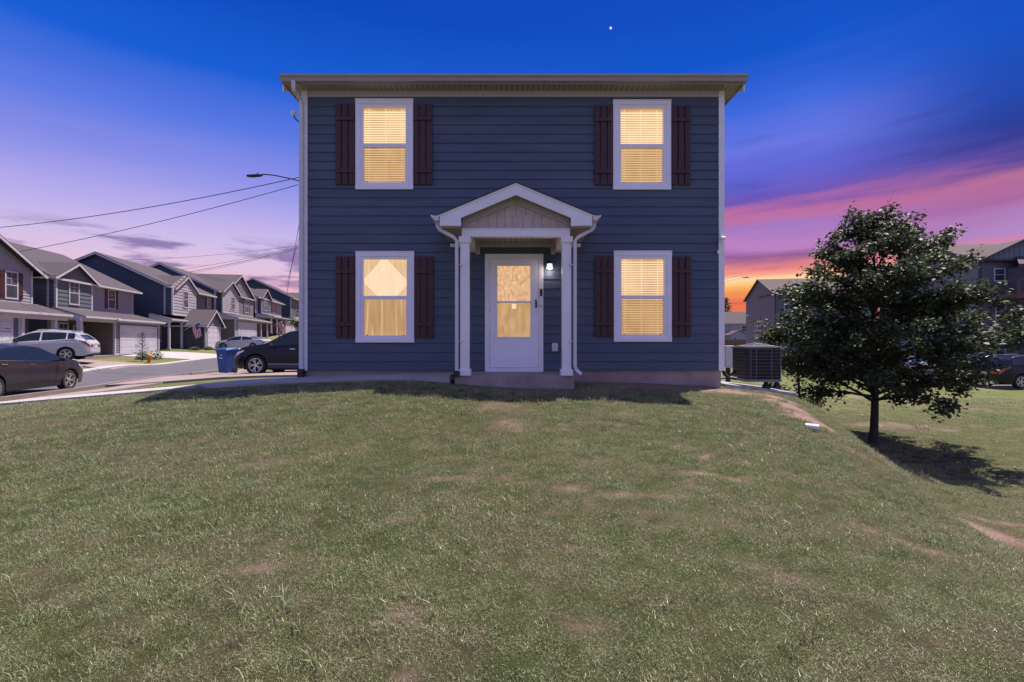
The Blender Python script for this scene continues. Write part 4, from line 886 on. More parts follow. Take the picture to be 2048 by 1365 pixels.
def gable_roof(parent, x0, x1, y0, y1, ze, pitch, ridge='x', oh=0.35, th=0.10, m=None, name='roof', fascia=True, eave_oh=0.35):
    """gable roof over a rectangle; ridge along x or y. x0.. wall lines; oh on gable ends"""
    m = m or M_SHING; g = MB(); f = MB()
    def Q(a, b, z): return (a, b, z) if ridge == 'x' else (b, a, z)
    a0, a1, b0, b1 = (x0, x1, y0, y1) if ridge == 'x' else (y0, y1, x0, x1)
    mid = (b0 + b1) / 2; run = (b1 - b0) / 2; zr = ze + run * pitch; zl = ze - eave_oh * pitch
    for s in (-1, 1):
        be = (b0 - eave_oh) if s < 0 else (b1 + eave_oh)
        pts = [Q(a0 - oh, be, zl + th), Q(a1 + oh, be, zl + th), Q(a1 + oh, mid, zr + th), Q(a0 - oh, mid, zr + th)]
        g.prism(pts, (0, 0, -th * 0.5))
        if fascia:
            for aa in (a0 - oh, a1 + oh - 0.03):
                pts = [Q(aa, be, zl + th * 0.48), Q(aa, mid, zr + th * 0.48), Q(aa, mid, zr + th * 0.48 - 0.17), Q(aa, be, zl + th * 0.48 - 0.17)]
                f.prism(pts, Q(0.03, 0, 0)[0:2] + (0,) if ridge == 'x' else (0, 0.03, 0))
            a_ = sorted((be, be + s * 0.10)); p0 = Q(a0 - oh, a_[0], 0); p1 = Q(a1 + oh, a_[1], 0)
            f.box(min(p0[0], p1[0]), max(p0[0], p1[0]), min(p0[1], p1[1]), max(p0[1], p1[1]), zl - 0.08, zl + 0.055)
            # soffit
            q = sorted((be - s * 0.0, (b0 if s < 0 else b1))); p0 = Q(a0 - oh + 0.03, q[0], 0); p1 = Q(a1 + oh - 0.03, q[1], 0)
            f.box(min(p0[0], p1[0]), max(p0[0], p1[0]), min(p0[1], p1[1]), max(p0[1], p1[1]), zl - 0.075, zl - 0.055)
    r = g.build(name, m, parent)
    if fascia: f.build('roof_trim', M_TRIM, r)
    return zr
def lean_roof(parent, x0, x1, y0, y1, z0, z1, m=None, name='porch_roof'):
    """slopes down from y1 (z1, against the house) to y0 (z0)"""
    g = MB(); g.prism([(x0, y0, z0), (x1, y0, z0), (x1, y1, z1), (x0, y1, z1)], (0, 0, -0.05)); r = g.build(name, m or M_SHING, parent)
    f = MB(); f.box(x0, x1, y0 - 0.10, y0, z0 - 0.12, z0 + 0.005); f.box(x0 + 0.02, x1 - 0.02, y0, y1, z0 - 0.22, z0 - 0.20); f.box(x0 + 0.02, x1 - 0.02, y0, y0 + 0.03, z0 - 0.24, z0 - 0.121)
    for xx in (x0, x1 - 0.025): f.prism([(xx, y0, z0 - 0.052), (xx, y1, z1 - 0.052), (xx, y1, z0 - 0.22), (xx, y0, z0 - 0.22)], (0.025, 0, 0))
    f.build('roof_trim', M_TRIM, r)
def garage_door(parent, x0, x1, y, z1, z0=0.02):
    g = MB(); c = 0.12; g.box(x0, x0 + c, y - 0.04, y, z0, z1); g.box(x1 - c, x1, y - 0.04, y, z0, z1); g.box(x0, x1, y - 0.042, y, z1 - c, z1)
    d = g.build('garage_door', M_TRIM, parent)
    g = MB(); n = 4; hgt = (z1 - c - z0) / n; kx = max(3, int((x1 - x0) / 0.62))
    for r_ in range(n):
        g.box(x0 + c, x1 - c, y - 0.022, y, z0 + r_ * hgt, z0 + (r_ + 1) * hgt - 0.012)
        for k in range(kx):
            w_ = (x1 - x0 - 2 * c) / kx; g.box(x0 + c + k * w_ + 0.05, x0 + c + (k + 1) * w_ - 0.05, y - 0.030, y - 0.0221, z0 + r_ * hgt + 0.10, z0 + (r_ + 1) * hgt - 0.11)
    g.build('door_panel', M_VINYL, d)
    g = MB()
    for xx in (x0 + c + 0.1, x1 - c - 0.35): g.box(xx, xx + 0.22, y - 0.036, y - 0.0305, z1 - 0.62, z1 - 0.58)
    g.build('door_strap', M_BLACK, d)
def corner(g, x, y, z0, z1, w=0.10): g.box(x - w / 2 - 0.02, x + w / 2 + 0.02, y - 0.03, y + w, z0, z1)
def lapbox(parent, x0, x1, y0, y1, z0, z1, front, side, name='wall', row=0.18, backs=True, gab=None, trim=True, left_top=None, gab_side=None):
    """walls of a box mass; gab=(peak) front gable; gab_side=peak of side gables"""
    g = MB(); W = x1 - x0; D = y1 - y0
    if gab: lap(g, (x0, y0), (1, 0), W, z0, gab, top=gable_top(W, z1, gab), row=row, t=0.028)
    else: lap(g, (x0, y0), (1, 0), W, z0, z1, row=row, t=0.028)
    g.build(name, front, parent)
    for o, d in (((x0, y1), (0, -1)), ((x1, y0), (0, 1))):
        g = MB()
        if gab_side: lap(g, o, d, D, z0, gab_side, top=gable_top(D, z1, gab_side), row=row, t=0.028)
        else: lap(g, o, d, D, z0, z1, row=row, t=0.028)
        g.build(name, side, parent)
    if backs: g = MB(); lap(g, (x1, y1), (-1, 0), W, z0, z1, row=row, t=0.028); g.build(name, side, parent)
    if trim:
        g = MB(); corner(g, x0 + 0.045, y0, z0, z1); corner(g, x1 - 0.045, y0, z0, z1); g.box(x0, x1, y0 - 0.032, y0, z0 - 0.02, z0 + 0.10)
        g.build('corner_trim', M_TRIM, parent)
def post(parent, x, y, z0, z1, w=0.16):
    g = MB(); g.box(x - w / 2, x + w / 2, y - w / 2, y + w / 2, z0, z1); g.box(x - w / 2 - 0.03, x + w / 2 + 0.03, y - w / 2 - 0.03, y + w / 2 + 0.03, z1 - 0.14, z1 - 0.002); g.box(x - w / 2 - 0.03, x + w / 2 + 0.03, y - w / 2 - 0.03, y + w / 2 + 0.03, z0, z0 + 0.14)
    g.build('porch_post', M_TRIM, parent)
def town(label, u0, v0, base):
    x, y = S(u0, v0); return thing('townhouse', label, 'house', (x, y, base + CAMZ), ROW, 'townhouses along the street')
M_WGREY = col_mat('pale_grey_siding', (0.286, 0.272, 0.299))
M_MGREY = col_mat('mid_grey_siding', (0.151, 0.151, 0.169))
M_SLATE = col_mat('slate_siding', (0.094, 0.104, 0.119))
M_NAVY2 = col_mat('far_navy_siding', (0.032, 0.045, 0.068))
M_TAN2 = col_mat('taupe_siding', (0.144, 0.119, 0.108))
M_CHAR = col_mat('charcoal_siding', (0.065, 0.07, 0.08))
M_LAV = col_mat('light_shake', (0.326, 0.286, 0.313))
M_BRICK = mat('mauve_brick', (0.20, 0.11, 0.11), 0.85, var=0.2, scale=12)
M_DOORR = mat('dark_red_door', (0.05, 0.012, 0.014), 0.5)
M_FOUND = mat('house_plinth', (0.25, 0.22, 0.21), 0.9, var=0.15)
def plinth(p, x0, x1, y0, y1, z=0.0):
    g = MB(); g.box(x0 + 0.03, x1 - 0.03, y0 + 0.03, y1 - 0.03, -1.6, z + 0.02); g.build('foundation', M_FOUND, p)
def porch_door(p, x, y, z1=2.15, m=None):
    g = MB(); g.box(x - 0.55, x - 0.45, y - 0.04, y, 0.05, z1); g.box(x + 0.45, x + 0.55, y - 0.04, y, 0.05, z1); g.box(x - 0.55, x + 0.55, y - 0.042, y, z1 - 0.1, z1); d = g.build('front_door', M_TRIM, p)
    g = MB(); g.box(x - 0.45, x + 0.45, y - 0.02, y, 0.06, z1 - 0.1); g.build('door_leaf', m or M_DOORR, d)

# first house (front gable, cropped by the frame)
H = town('pale grey townhouse with a big front gable beside the white suv', -14.2, -1.5, -1.12)
lapbox(H, 0, 8.06, 0, 10.5, 3.36, 5.45, M_WGREY, M_CHAR, gab=5.45 + 4.03 * 0.53)
lapbox(H, 0, 8.06, 0.2, 10.5, 0.0, 3.34, M_CHAR, M_CHAR, trim=False); plinth(H, 0, 8.06, 0.2, 10.5)
gable_roof(H, 0, 8.06, 0, 10.5, 5.45, 0.53, 'y', oh=0.45, eave_oh=0.55)
lapbox(H, 0.2, 4.9, -1.5, 0.2, 0.0, 2.50, M_SLATE, M_CHAR, backs=False)
garage_door(H, 0.4, 4.4, -1.502, 2.4)
win_small(H, 5.98, 6.93, 3.58, 5.22, -0.02, shut=M_SHUT)
win_small(H, 5.15, 5.75, 0.75, 2.30, 0.18, shut=M_SHUT)
lean_roof(H, -0.3, 8.5, -1.85, 0.0, 2.78, 3.42)
for xx in (5.0, 7.55): post(H, xx, -1.5, 0, 2.55, 0.22)
g = MB(); g.box(-0.2, 8.4, -1.72, -1.50, 2.40, 2.57); g.build('porch_beam', M_TRIM, H)
g = MB(); g.box(4.9, 8.3, -1.9, 0.2, -0.9, 0.0); g.build('porch_floor', M_WALK, H)

# second house (double garage)
H = town('slate grey townhouse with double garage behind the young spruce', -4.13, -1.5, -1.03); X0 = -4.13
lapbox(H, 0, 9.65, 0.4, 11.0, 3.20, 5.42, M_WGREY, M_CHAR, gab_side=5.42 + 5.3 * 0.52)
lapbox(H, 0, 9.65, 0.5, 11.0, 0, 3.18, M_TAN2, M_CHAR, trim=False, gab_side=None); plinth(H, 0, 9.65, 0.5, 11.0)
gable_roof(H, 0, 9.65, 0.4, 11.0, 5.42, 0.52, 'x', oh=0.3, eave_oh=0.5)
lapbox(H, 0, 3.65, 0, 1.2, 3.18, 5.40, M_SLATE, M_CHAR, gab=5.40 + 1.825 * 0.55, backs=False, row=0.28)
gable_roof(H, 0, 3.65, 0.1, 3.6, 5.40, 0.55, 'y', oh=0.4, eave_oh=0.35)
win_small(H, 1.17, 2.20, 3.53, 5.2, -0.02)
win_small(H, 6.17, 7.15, 3.56, 5.1, 0.38, shut=M_SHUT)
lapbox(H, 3.55, 9.86, -1.5, 0.5, 0, 2.42, M_MGREY, M_TAN2, backs=False)
garage_door(H, 4.12, 9.38, -1.525, 2.22)
lean_roof(H, 3.2, 10.1, -1.85, 0.4, 2.66, 3.28, name='garage_roof')
lean_roof(H, -0.2, 3.7, -1.75, 0.1, 2.70, 3.30)
post(H, -0.45 + 0.3, -1.45, 0, 2.5, 0.24)
g = MB(); g.box(-0.1, 3.55, -1.62, -1.45, 2.36, 2.50); g.build('porch_beam', M_TRIM, H)
win_small(H, 0.95, 1.95, 0.7, 2.3, 0.48, shut=M_SHUT); porch_door(H, 3.0, 0.48)
g = MB(); g.box(-0.2, 3.5, -1.8, 0.5, -0.9, 0.0); g.build('porch_floor', M_WALK, H)
# satellite dish on the side of the first house
dish = thing('satellite_dish', 'small black satellite dish on the side wall between the first two townhouses', 'satellite dish', (S(-6.05, -3.6)[0], S(-6.05, -3.6)[1], CAMZ + 2.9), ROW)
g = MB(); g.lathe([(0.0, 0.0), (0.15, 0.02), (0.30, 0.08), (0.38, 0.14), (0.385, 0.15), (0.30, 0.10), (0.15, 0.045), (0.0, 0.03)], (0.45, -0.2, 0.3), (0.3, -0.9, 0.4), 20, cap=False); g.build('reflector', M_BLACK, dish, smooth=True)
g = MB(); g.tube([(0, 0, 0), (0.3, 0, 0.0), (0.42, -0.15, 0.28)], 0.02, 8); g.tube([(0.42, -0.2, 0.1), (0.55, -0.75, 0.35)], 0.012, 6); g.box(0.5, 0.6, -0.82, -0.72, 0.3, 0.4); g.build('bracket', M_BLACK, dish)

# third house (navy side, single gable garage, flag)
H = town('navy sided townhouse with single gabled garage and a flag', 8.1, 0.0, -0.76)
lapbox(H, 0.0, 9.9, 0.6, 11.4, 3.2, 5.95, M_SLATE, M_NAVY2, gab_side=5.95 + 5.4 * 0.49)
lapbox(H, 0.0, 9.9, 1.4, 11.4, 0, 3.18, M_SLATE, M_NAVY2, trim=False); plinth(H, 0, 9.9, 1.4, 11.4)
gable_roof(H, 0.0, 9.9, 0.6, 11.4, 5.95, 0.49, 'x', oh=0.3, eave_oh=0.5)
lapbox(H, 0.0, 4.78, 0, 1.6, 3.16, 5.93, M_LAV, M_NAVY2, gab=5.93 + 2.39 * 0.50, backs=False, row=0.28)
gable_roof(H, 0.6, 5.0, 0.2, 5.0, 5.75, 0.56, 'y', oh=0.4, eave_oh=0.25)
win_small(H, 2.0, 3.05, 3.95, 5.58, -0.02)
win_small(H, 9.0, 9.8, 4.45, 5.7, 0.58, shut=M_SHUT)
lapbox(H, 1.9, 5.5, -2.0, 1.4, 0, 2.50, M_MGREY, M_CHAR, gab=2.50 + 1.8 * 0.72, backs=False)
gable_roof(H, 1.9, 5.5, -2.0, 3.2, 2.50, 0.72, 'y', oh=0.35, eave_oh=0.45)
garage_door(H, 2.2, 5.1, -2.025, 2.2)
lean_roof(H, -1.1, 2.2, -0.35, 1.4, 2.74, 3.25)
for xx in (-0.95, 1.45): post(H, xx, -0.15, 0, 2.5, 0.16)
win_small(H, 0.25, 0.95, 0.7, 2.5, 1.38, shut=M_SHUT)
g = MB(); g.box(-1.1, 1.9, -0.3, 1.4, -0.9, 0.0); g.build('porch_floor', M_WALK, H)
# fourth house (double gable, white garage)
H = town('townhouse with nested front gables behind the white saloon', 21.21, -0.7, 0.05)
lapbox(H, 0.0, 12.4, 0.6, 12.0, 3.4, 6.05, M_MGREY, M_NAVY2, gab_side=6.05 + 5.7 * 0.50)
lapbox(H, 0.0, 12.4, 0.9, 12.0, 0, 3.38, M_CHAR, M_NAVY2, trim=False); plinth(H, 0, 12.4, 0.9, 12)
gable_roof(H, 0.0, 12.4, 0.6, 12.0, 6.05, 0.50, 'x', oh=0.3, eave_oh=0.5)
lapbox(H, 2.0, 12.4, 0.25, 1.4, 3.38, 6.05, M_MGREY, M_CHAR, gab=6.05 + 5.2 * 0.5, backs=False)
gable_roof(H, 2.0, 12.4, 0.35, 7.5, 6.05, 0.5, 'y', oh=0.4, eave_oh=0.4)
lapbox(H, 0.6, 5.9, 0, 1.0, 3.37, 6.0, M_LAV, M_CHAR, gab=6.0 + 2.65 * 0.5, backs=False, row=0.28)
gable_roof(H, 0.6, 5.9, 0.1, 3.0, 6.0, 0.5, 'y', oh=0.4, eave_oh=0.35)
win_small(H, 3.4, 4.5, 3.85, 5.5, -0.02)
win_small(H, 8.8, 10.6, 3.8, 5.65, 0.23, shut=M_SHUT)
lapbox(H, -0.4, 7.5, -1.7, 0.9, 0, 2.5, M_WGREY, M_TAN2, backs=False)
garage_door(H, 0.5, 7.2, -1.725, 2.3)
lean_roof(H, -0.6, 13.2, -2.05, 0.5, 2.72, 3.40)
for xx in (9.3, 12.2): post(H, xx, -1.7, 0, 2.5, 0.2)
porch_door(H, 11.0, 0.88); win_small(H, 8.2, 9.4, 0.8, 2.3, 0.88, shut=M_SHUT)
# fifth
H = town('pale townhouse with a small front gable and mauve brick porch', 36.6, -1.0, 1.15)
lapbox(H, 0.0, 14.2, 0.5, 12.0, 3.1, 5.6, M_WGREY, M_NAVY2, gab_side=5.6 + 5.75 * 0.5)
lapbox(H, 0.0, 14.2, 0.9, 12.0, 0, 3.08, M_BRICK, M_CHAR, trim=False); plinth(H, 0, 14.2, 0.9, 12)
gable_roof(H, 0.0, 14.2, 0.5, 12.0, 5.6, 0.5, 'x', oh=0.4, eave_oh=0.5)
lapbox(H, 1.2, 5.6, 0, 1.0, 3.08, 5.55, M_SLATE, M_CHAR, gab=5.55 + 2.2 * 0.6, backs=False)
gable_roof(H, 1.2, 5.6, 0.1, 3.0, 5.55, 0.6, 'y', oh=0.4, eave_oh=0.4)
win_small(H, 2.2, 3.6, 3.5, 5.3, -0.02); win_small(H, 8.6, 10.4, 3.5, 5.3, 0.48, shut=M_SHUT)
lapbox(H, 7.0, 16.0, -1.7, 0.9, 0, 2.4, M_BRICK, M_BRICK, backs=False, trim=False)
garage_door(H, 8.0, 15.3, -1.725, 2.3)
lean_roof(H, 0, 16.4, -2.0, 0.5, 2.6, 3.1)
for xx in (0.3, 3.4, 6.6): post(H, xx, -1.6, 0, 2.5, 0.2)
# sixth: dark gabled side beyond
H = town('dark slate townhouse farthest up the street', 55.5, -1.0, 2.4)
lapbox(H, 0.0, 14.2, 0, 13.0, 0, 5.9, M_SLATE, M_NAVY2, gab_side=5.9 + 6.5 * 0.5); plinth(H, 0, 14.2, 0, 13)
gable_roof(H, 0.0, 14.2, 0, 13.0, 5.9, 0.5, 'x', oh=0.4, eave_oh=0.5)
gable_roof(H, 7.5, 13.0, -0.2, 5.0, 6.2, 0.5, 'y', oh=0.4, eave_oh=0.4)
lapbox(H, 7.5, 13.0, -0.3, 1.0, 3.1, 6.2, M_WGREY, M_CHAR, gab=6.2 + 2.75 * 0.5, backs=False)
win_small(H, 9.5, 11.0, 3.6, 5.4, -0.32); garage_door(H, 2.0, 7.0, -0.02, 2.3)

# flags
M_FR = mat('flag_red', (0.42, 0.05, 0.07), 0.8); M_FW = mat('flag_white', (0.70, 0.62, 0.66), 0.8); M_FB = mat('flag_blue', (0.03, 0.04, 0.16), 0.8)
def flag(label, x, y, z, rz):
    t_ = thing('flag', label, 'flag', (x, y, z), rz, 'flags on porch posts')
    g = MB(); g.tube([(0, 0, 0), (1.35, 0, 0.82)], 0.022, 8); g.build('flagpole', M_VINYL, t_)
    g = MB(); L_, Hh = 1.45, 0.85; n, m_ = 14, 13
    # hangs from the outer part of the pole; stripes fall with the cloth
    def P(a, b_):   # a along the length (down), b across (13 stripes)
        return (1.30 - b_ * 0.62 + a * 0.30, 0.07 * math.sin(b_ * 9 + a * 5), 0.78 - b_ * 0.38 - a * 1.25)
    for j in range(m_):
        for i in range(n):
            a0, a1, b0, b1 = i / n, (i + 1) / n, j / m_, (j + 1) / m_
            mi = 2 if (a0 < 0.4 and j < 7) else (0 if j % 2 == 0 else 1)
            g.quad(P(a0, b0), P(a1, b0), P(a1, b1), P(a0, b1), mi)
    g.build('cloth', [M_FR, M_FW, M_FB], t_)
x, y = S(9.45, 0.35); flag('striped flag on the porch post of the navy sided townhouse', x, y, CAMZ + 1.0, ROW - math.pi / 2)
x, y = S(36.5, 1.0); flag('striped flag hanging before the mauve brick porch', x, y, CAMZ + 2.3, ROW - math.pi / 2)

# ------------------------------------------------------------------ cars
M_TYRE = mat('tyre_rubber', (0.014, 0.014, 0.015), 0.85, var=0.1)
M_RIM = mat('alloy_rim', (0.50, 0.50, 0.53), 0.3, metal=0.85)
M_CHROME = mat('chrome', (0.75, 0.75, 0.78), 0.12, metal=1.0)
M_TAIL = mat('tail_lamp', (0.22, 0.012, 0.012), 0.2, coat=0.5)
M_TAILO = mat('tail_lamp_orange', (0.50, 0.07, 0.02), 0.25, coat=0.5)
M_HEAD = mat('head_lamp', (0.55, 0.56, 0.60), 0.12, metal=0.3, coat=0.6)
M_UNDER = mat('underbody', (0.01, 0.01, 0.01), 0.9)
M_CLAD = mat('body_cladding', (0.03, 0.03, 0.032), 0.6)
M_PLATE = mat('number_plate', (0.55, 0.58, 0.62), 0.4, var=0.2, scale=25)
def interp_s(xs, pts, k=3):
    p = np.array(pts, float); y = np.interp(xs, p[:, 0], p[:, 1]); ker = np.ones(k) / k
    yp = np.concatenate([np.full(k // 2, y[0]), y, np.full(k // 2, y[-1])]); return np.convolve(yp, ker, 'valid')
def car(name, label, cat, loc, heading, paint, kind='sedan', L=4.8, W=1.84, Hh=1.45, wheel_r=0.33, spokes=5, tail=None, roofrail=False, clad=False):
    """x forward; built round its own centre on the ground"""
    c_ = thing(name, label, cat, loc, heading, 'parked cars')
    n = 121; xs = np.linspace(-L / 2, L / 2, n); h = Hh
    if kind == 'sedan':
        top = [(-L/2, .62*h), (-L/2+.06, .70*h), (-L/2+.25, .745*h), (-L/2+.72, .755*h), (-L/2+1.55, .955*h), (-.20, h), (.25, .99*h), (.55, .955*h), (1.28, .70*h), (L/2-.55, .645*h), (L/2-.14, .56*h), (L/2, .40*h)]
        belt = [(-L/2, .60*h), (-L/2+.25, .71*h), (-L/2+.9, .715*h), (0, .665*h), (1.2, .635*h), (L/2-.5, .585*h), (L/2-.12, .50*h), (L/2, .38*h)]
        gl = (-L/2+.95, 1.20, [-1.32, -.22]); wsx = (.52, 1.22); rwx = (-L/2+.80, -L/2+1.50)
    else:
        top = [(-L/2, .52*h), (-L/2+.05, .60*h), (-L/2+.18, .67*h), (-L/2+.48, .85*h), (-L/2+.66, .93*h), (-.9, .985*h), (-.4, h), (.0, .995*h), (.35, .965*h), (1.12, .685*h), (L/2-.5, .625*h), (L/2-.16, .54*h), (L/2, .40*h)]
        belt = [(-L/2, .50*h), (-L/2+.15, .65*h), (-L/2+.6, .71*h), (-.5, .64*h), (1.1, .595*h), (L/2-.45, .565*h), (L/2-.12, .50*h), (L/2, .38*h)]
        gl = (-L/2+.62, 1.02, [-1.22, -.12]); wsx = (.33, 1.05); rwx = (-L/2+.20, -L/2+.50)
    T = interp_s(xs, top, 7); B = np.minimum(interp_s(xs, belt, 7), T - 0.012)
    e = np.clip((np.abs(xs) - (L / 2 - 0.62)) / 0.62, 0, 1); w = W / 2 * (1 - 0.24 * e ** 2.4); w = w * (1 - 0.015 * np.cos(xs / L * 6))
    fx_ = L / 2 - 0.92; rx_ = -(L / 2 - 1.02); ra = wheel_r * 1.16
    zl = np.full(n, 0.22 if kind == 'sedan' else 0.26) + 0.10 * np.clip((np.abs(xs) - (L / 2 - 0.25)) / 0.25, 0, 1)
    for wx_ in (fx_, rx_):
        dd = ra ** 2 - (xs - wx_) ** 2; zl = np.where(dd > 0, np.maximum(zl, wheel_r + np.sqrt(np.maximum(dd, 0))), zl)
    g_ = T - B
    yA = w * 0.94 - np.clip(g_ - 0.02, 0, None) * 0.42; zA = B + 0.90 * g_
    def ring(i):
        pts = []; z0_ = zl[i]; zb = B[i]
        for f in (0, .12, .3, .5, .7, .88):
            z = z0_ + (zb - z0_) * f; rel = (z - 0.25) / max(zb - 0.25, 0.1)
            y = w[i] * (0.965 + 0.035 * math.sin(max(0, min(1, rel)) * math.pi)) * (1 - 0.02 * (rel > 0.9))
            pts.append((y, z))
        pts.append((w[i] * 0.955, zb - 0.008)); pts.append((w[i] * 0.94, zb))
        pts.append((yA[i] * 0.5 + w[i] * 0.94 * 0.5, (zb + zA[i]) / 2)); pts.append((yA[i], zA[i])); pts.append((yA[i] * 0.90, T[i] - 0.04 * min(1, g_[i] * 3) - 0.004)); pts.append((yA[i] * 0.55, T[i] - 0.008)); pts.append((0, T[i]))
        return pts
    g = MB(); rings = [ring(i) for i in range(n)]; m_ = len(rings[0]); wd = 2 * m_ - 1
    for i in range(n):
        half = rings[i]; full = [(xs[i], y, z) for y, z in half] + [(xs[i], -y, z) for y, z in half[-2::-1]]; g.v += full
    for i in range(n - 1):
        for j in range(wd - 1): g.f.append((i * wd + j, i * wd + j + 1, (i + 1) * wd + j + 1, (i + 1) * wd + j)); g.m.append(0)
    g.f.append(tuple(range(wd))[::-1]); g.m.append(0); g.f.append(tuple(range((n - 1) * wd, n * wd))); g.m.append(0)
    # flip so that normals point out
    body = g.build('body', paint, c_, smooth='auto')
    # surface lookups
    def side(x, z, s, off=0.006):
        i = min(n - 1, max(0, int(round((x + L / 2) / L * (n - 1))))); rel = (z - 0.25) / max(B[i] - 0.25, 0.1)
        y = w[i] * (0.965 + 0.035 * math.sin(max(0, min(1, rel)) * math.pi)) + off; return (x, s * y, z)
    def green(x, f, s, off=0.006):
        b_, a_ = np.interp(x, xs, B), np.interp(x, xs, zA); y0, y1 = np.interp(x, xs, w) * 0.94, np.interp(x, xs, yA)
        if f < 0.5: yy = y0 + (y0 * 0.5 + y1 * 0.5 - y0) * f * 2
        else: yy = (y0 + y1) / 2 + (y1 - (y0 + y1) / 2) * (f - 0.5) * 2
        return (x, s * (yy + off), b_ + (a_ - b_) * f)
    def patch(fn, na_, nb_, m__, nm, par, smooth_=True):
        q = MB(); vs = [fn(i / na_, j / nb_) for j in range(nb_ + 1) for i in range(na_ + 1)]
        q.add(vs, [(j * (na_ + 1) + i, j * (na_ + 1) + i + 1, (j + 1) * (na_ + 1) + i + 1, (j + 1) * (na_ + 1) + i) for j in range(nb_) for i in range(na_)]); return q.build(nm, m__, par, smooth=smooth_)
    cuts = [gl[0]] + sorted(gl[2]) + [gl[1]]
    for s in (-1, 1):
        for a, b_ in zip(cuts[:-1], cuts[1:]):
            patch(lambda u, v: green(a + 0.035 + (b_ - a - 0.07) * u, 0.10 + 0.80 * v, s), 16, 5, M_DGLASS, 'side_window', c_)
        q = MB(); q.tube([green(cuts[0] + (cuts[-1] - cuts[0]) * k / 20, 0.02, s, 0.006) for k in range(21)], 0.009, 5); q.build('window_trim', M_CHROME if kind == 'sedan' else paint, c_)
    def roofp(x, f, off=0.007):
        i_t, i_y = np.interp(x, xs, T), np.interp(x, xs, yA)
        y = f * i_y; af = abs(f); gg = np.interp(x, xs, g_)
        z = i_t - (0.008 * min(1, af / 0.55) + max(0, (af - 0.55) / 0.35) * 0.036 * min(1, gg * 3)); return (x, y, z + off)
    patch(lambda u, v: roofp(wsx[0] + (wsx[1] - wsx[0]) * u, -0.88 + 1.76 * v), 10, 12, M_DGLASS, 'windscreen', c_)
    patch(lambda u, v: roofp(rwx[0] + (rwx[1] - rwx[0]) * u, -0.86 + 1.72 * v, 0.010), 10, 12, M_DGLASS, 'rear_window', c_)
    # wheels
    for wx_ in (fx_, rx_):
        for s in (-1, 1):
            wh = part('wheel', c_, (wx_, s * (W / 2 - 0.115), wheel_r))
            q = MB(); r0 = wheel_r; rr = r0 * 0.70
            q.lathe([(rr, -0.10), (r0 * 0.95, -0.105), (r0, -0.08), (r0, 0.08), (r0 * 0.95, 0.105), (rr, 0.10), (rr - 0.01, 0.0), (rr, -0.10)], (0, 0, 0), (0, s, 0), 36, cap=False); q.build('tyre', M_TYRE, wh, smooth='auto')
            q = MB(); q.lathe([(rr, 0.098), (rr - 0.022, 0.10), (rr - 0.03, 0.06), (rr - 0.02, -0.09)], (0, 0, 0), (0, s, 0), 36, cap=False)
            for k in range(spokes):
                for dth in ((-0.16, 0.16) if spokes <= 6 else (0,)):
                    a = 2 * math.pi * k / spokes + dth * 0.4; a2 = 2 * math.pi * k / spokes + dth * 1.3
                    q.prism([(math.cos(a + d_) * ro, s * yy_, math.sin(a + d_) * ro) if ro < 0.1 else (math.cos(a2 + d_) * ro, s * yy_, math.sin(a2 + d_) * ro) for d_, ro, yy_ in ((-0.28, 0.055, 0.075), (-0.085, rr - 0.02, 0.092), (0.085, rr - 0.02, 0.092), (0.28, 0.055, 0.075))], (0, -s * 0.02, 0))
            q.lathe([(0.062, 0.05), (0.062, 0.082), (0.03, 0.09), (0.0, 0.09)], (0, 0, 0), (0, s, 0), 16, cap=False); q.build('rim', M_RIM, wh)
            q = MB(); q.lathe([(rr - 0.02, 0.03), (0.0, 0.03)], (0, 0, 0), (0, s, 0), 24, cap=False); q.lathe([(rr * 0.62, 0.0), (rr * 0.62, 0.035), (0, 0.036)], (0, 0, 0), (0, s, 0), 20, cap=False); q.build('brake_disc', M_UNDER, wh)
    # arch liners + underbody
    q = MB()
    for wx_ in (fx_, rx_):
        for s in (-1, 1):
            pts = [(wx_ + ra * 0.999 * math.cos(a), wheel_r + ra * 0.999 * math.sin(a)) for a in [math.pi * k / 12 for k in range(13)]]
            for (xa, za_), (xb, zb_) in zip(pts[:-1], pts[1:]): q.quad((xa, s * (W / 2 * 0.955), za_), (xb, s * (W / 2 * 0.955), zb_), (xb, s * 0.35, zb_), (xa, s * 0.35, za_))
    q.box(-L / 2 + 0.25, L / 2 - 0.25, -0.52, 0.52, 0.19, 0.42); q.box(rx_ + ra + 0.02, fx_ - ra - 0.02, -W / 2 * 0.93, W / 2 * 0.93, 0.20, 0.40)
    q.build('underbody', M_UNDER, c_)
    # lamps
    hh0 = .43 * h if kind == 'sedan' else .43 * h
    for s in (-1, 1):
        patch(lambda u, v: side(L / 2 - 0.50 + 0.42 * u, (np.interp(L / 2 - 0.50 + 0.42 * u, xs, B) - 0.035) - (0.05 + 0.10 * u) * v, s, 0.008), 8, 3, M_HEAD, 'headlight', c_)
        patch(lambda u, v: side(-L / 2 + 0.03 + 0.44 * u, (np.interp(-L / 2 + 0.03 + 0.44 * u, xs, B) - 0.05) - (0.17 - 0.13 * u) * v, s, 0.009), 8, 3, tail or M_TAIL, 'tail_light', c_)
        q = MB(); xr = -L / 2 - 0.006; yw = w[0]; zz = B[0]; q.box(xr - 0.004, xr + 0.02, *(sorted((s * yw * 0.98, s * yw * 0.50))), zz - 0.14, zz - 0.02); q.build('tail_light', tail or M_TAIL, c_)
        q = MB(); xr = L / 2; q.box(xr - 0.03, xr + 0.004, *(sorted((s * yw * 0.96, s * yw * 0.56))), B[-1] - 0.02, B[-1] - 0.10); q.build('headlight', M_HEAD, c_)
        # mirror and handles
        q = MB(); mx_ = gl[1] - 0.22; my = np.interp(mx_, xs, w); mz = np.interp(mx_, xs, B)
